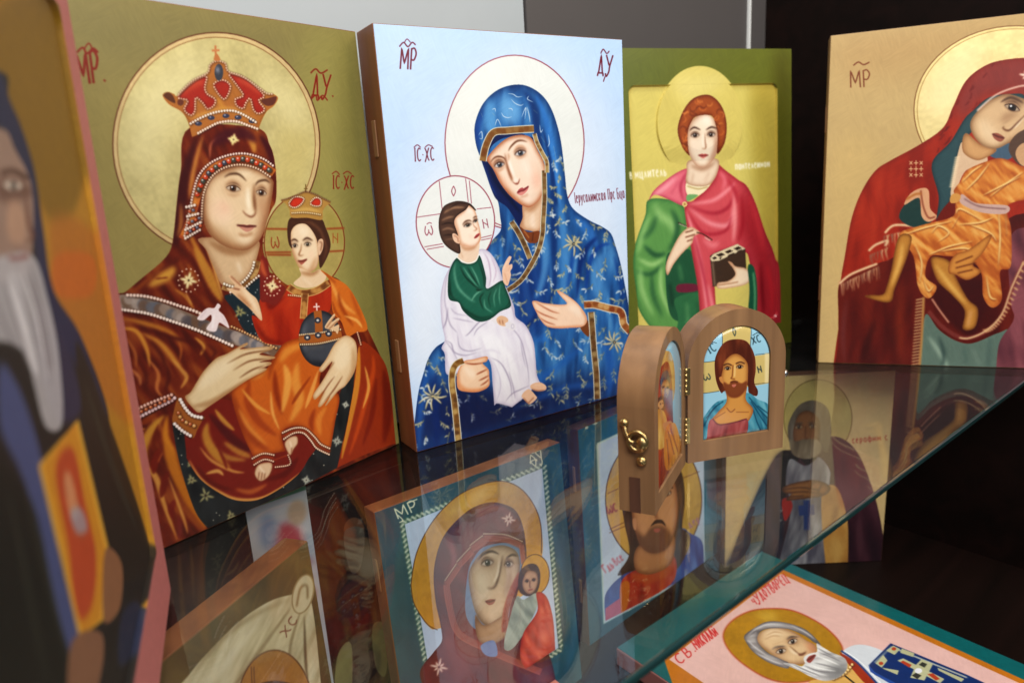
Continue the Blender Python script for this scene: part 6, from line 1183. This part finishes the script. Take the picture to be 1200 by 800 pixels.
# ---------------------------------------------------------------- folding travel icon
leaf_wood = wood_material('walnut_wood', (152,112,74), (118,84,54), 38, 0.42, (1.6,1.6,0.10), coat=0.12)
for n_ in leaf_wood.node_tree.nodes:
    if n_.type == 'BUMP': n_.inputs['Strength'].default_value = 0.03
    if n_.type == 'TEX_NOISE': n_.inputs['Distortion'].default_value = 0.15
def arch(w, h, m, n=44):
    """arched outline inset by m: bottom corners, then the round head"""
    r = w/2-m; zc = h-w/2*0.98; rz = h-m-zc; P = []
    for j in range(n+1): t = math.pi*j/n; P.append((w/2+r*math.cos(t), zc+rz*math.sin(t)))
    lo = m*1.25 if m else 0.0
    for f in (0.66,0.33,0): P.append((m, lo+(zc-lo)*f))
    for f in (0.33,0.66,1): P.append((m+(w-2*m)*f, lo))
    for f in (0.33,0.66): P.append((w-m, lo+(zc-lo)*f))
    return P
def leaf_picture(I, w, h, mat, parent):
    """glossy domed picture filling the recess"""
    bm = bmesh.new(); uv = bm.loops.layers.uv.new('UVMap'); n = len(I); cx, cz = w/2, h*0.47; rings = []
    for s, y in ((0.999,0.0036),(0.985,0.0016),(0.955,0.0006),(0.9,0.0001),(0.6,-0.0002),(0.3,-0.0003)):
        rings.append([bm.verts.new((cx+(p[0]-cx)*s, y, cz+(p[1]-cz)*s)) for p in I])
    c = bm.verts.new((cx,-0.0003,cz)); fs = []
    for A, B in zip(rings, rings[1:]):
        for i in range(n): j = (i+1) % n; fs.append(bm.faces.new((A[i],A[j],B[j],B[i])))
    for i in range(n): fs.append(bm.faces.new((rings[-1][i],rings[-1][(i+1)%n],c)))
    bmesh.ops.recalc_face_normals(bm, faces=bm.faces)
    if sum(f.normal.y for f in bm.faces) > 0: bmesh.ops.reverse_faces(bm, faces=bm.faces)
    for f in bm.faces:
        for l in f.loops: l[uv].uv = (l.vert.co.x/w, l.vert.co.z/h)
    return obj('painting', bm, mat, parent, True)
dip = thing('folding_icon', 'small open wooden folding icon with two arched leaves and a brass hook', 'folding icon', Matrix.Translation(Vector((0.157,0.60,0))))
def wpart(name, bm, mat, parent, M): o = obj(name, bm, mat, parent); o.matrix_parent_inverse = Matrix(); o.matrix_world = M; return o
for k, fn in (('leaf_right',paint_leaf_right),('leaf_left',paint_leaf_left)):
    x, y, z, yaw, lean, w, h, t = PANELS[k]; BM = dip.matrix_world.inverted() @ board_matrix(k); I = arch(w,h,0.0158 if k == 'leaf_right' else 0.0115); O = arch(w,h,0)
    bm = ring_bm(O, I, 0.0, 0.004, 0.02); n = len(O)
    bo = [bm.verts.new((p[0],0.004,p[1])) for p in O]; bb = [bm.verts.new((p[0],t,p[1])) for p in O]
    for i in range(n): j = (i+1) % n; bm.faces.new((bo[i],bo[j],bb[j],bb[i]))
    bm.faces.new(bb); bm.faces.new(bo[::-1]); bmesh.ops.recalc_face_normals(bm, faces=bm.faces)
    lf = obj('leaf', bm, leaf_wood, dip)
    for p_ in lf.data.polygons:                       # round the curved wall only
        p_.use_smooth = len(p_.vertices) == 4 and abs(p_.normal.y) < 0.3 and abs(p_.normal.z) > 0.02 and p_.normal.z > -0.5
    for e_ in lf.data.edges: e_.use_edge_sharp = abs(lf.data.vertices[e_.vertices[0]].co.y-lf.data.vertices[e_.vertices[1]].co.y) < 1e-6; lf.matrix_local = BM
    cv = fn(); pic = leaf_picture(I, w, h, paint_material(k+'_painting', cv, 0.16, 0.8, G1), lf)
    if k == 'leaf_left':       # brass hook on the near edge, dark wedge below
        hk = bmesh.new()
        ball(hk, (-0.003,t*0.78,0.078), 0.0036, 0.9, 1, 1); tube(hk, [(-0.003,t*0.78,0.078),(-0.0035,t*0.76,0.071),(-0.005,t*0.62,0.064),(-0.006,t*0.5,0.0635)], 0.0016)
        hook = obj('hook', hk, brass, lf, True)
        rb = bmesh.new(); tube(rb, [(-0.004, t*0.42+0.0072*math.cos(a), 0.064+0.0078*math.sin(a)) for a in np.linspace(0,2*math.pi,20,endpoint=False)], 0.0019, 10, True); ball(rb, (-0.004,t*0.30,0.0625), 0.0052, .8, .9, 1.2); obj('hook_ring', rb, brass, lf, True)
        sb = bmesh.new(); ball(sb, (-0.002,t*0.34,0.0468), 0.0042, .7, 1, 1); ball(sb, (-0.004,t*0.34,0.0468), 0.0022, .7, 1, 1); obj('screw', sb, brass, lf, True)
        obj('wedge', boxbm(-0.0006,t*0.40,0.0,0.004,t*0.70,0.031), wood_dark, lf)
    else:
        kb = bmesh.new(); ball(kb, (w+0.006,t*0.35,0.072), 0.0042); tube(kb, [(w-0.001,t*0.35,0.072),(w+0.005,t*0.35,0.072)], 0.002); box(kb, w,t*0.2,0.056,w+0.0012,t*0.5,0.09,0.0003); obj('catch', kb, steel, lf, True)
HX, HY = 0.1563-0.157, 0.5902-0.60
ul = np.array([math.cos(R_(62.5)), math.sin(R_(62.5)), 0]); ur = np.array([math.cos(R_(13.4)), math.sin(R_(13.4)), 0])
for z0 in (0.020, 0.068):      # hinges between the leaves: knuckles and two thin leaves with screws
    hb = bmesh.new()
    for i in range(5): tube(hb, [(HX,HY-0.0012,z0+i*0.0052),(HX,HY-0.0012,z0+i*0.0052+0.00505)], 0.001, 10)
    hg = obj('hinge', hb, brass, dip, True)
    for uu, sg in ((ul,-1),(ur,1)):
        nrm = np.array([uu[1],-uu[0],0]); pb = boxbm(-0.0001,-0.0005,0,0.0042,0.0004,0.0256,bevel=0.0002); xx = uu*sg
        pl = obj('hinge_plate', pb, brass, hg); pl.matrix_local = frame_matrix((HX,HY,z0), xx, -nrm if sg > 0 else -nrm, (0,0,1))
# ---------------------------------------------------------------- made-up card standing in for a bright gap, tag
def card_canvas():
    c = Canvas([(0,0),(60,0),(60,330),(0,330)], 0.061, 0.325, 1600, (214,214,220), 31)
    c.fill('0,0! 60,0! 60,9! 0,9!',(96,140,110),smooth=False); rg = random.Random(6)
    cols=[(176,60,70),(90,120,160),(226,216,206),(190,150,120),(236,236,240),(120,100,96),(206,96,104),(160,180,200)]
    for i in range(46): c.disc(rg.uniform(0,60),rg.uniform(12,320),rg.uniform(4,14),rg.uniform(6,18),rg.choice(cols),.75,2.5)
    c.disc(34,62,16,26,(196,70,82),.9,3); c.disc(18,40,9,20,(120,150,190),.8,3); c.disc(48,30,10,14,(214,180,150),.9,2)
    return c
cc = card_canvas(); cm = frame_matrix(case(-0.070,0.418,Z_LOW), TT, NN, (0,0,1))
cr = thing('gap_card', 'colour blotched card standing in for a bright gap behind the olive cloth icon', 'gap_card', cm)
sheet('cover', cc, paint_material('gap_card_print', cc, 0.25, 0.3, 0.8), 0.061, 0.326, 0.0, 0.0, 0.0012, cr); obj('card_back', boxbm(0.0005,0.0012,0.0005,0.0605,0.004,0.3255), white_trim, cr)
pt = frame_matrix(case(0.128,0.415,0.0), TT, NN, (0,0,1))
tg = thing('price_tag', 'small white tag with a green stripe between the crowned and blue icons', 'tag', pt)
obj('card', boxbm(0,0,0,0.03,0.0008,0.032), white_trim, tg); obj('stripe', boxbm(0.0002,-0.0005,0.014,0.0298,0.0002,0.019), plain_material('green_print',(70,150,110),.5), tg)
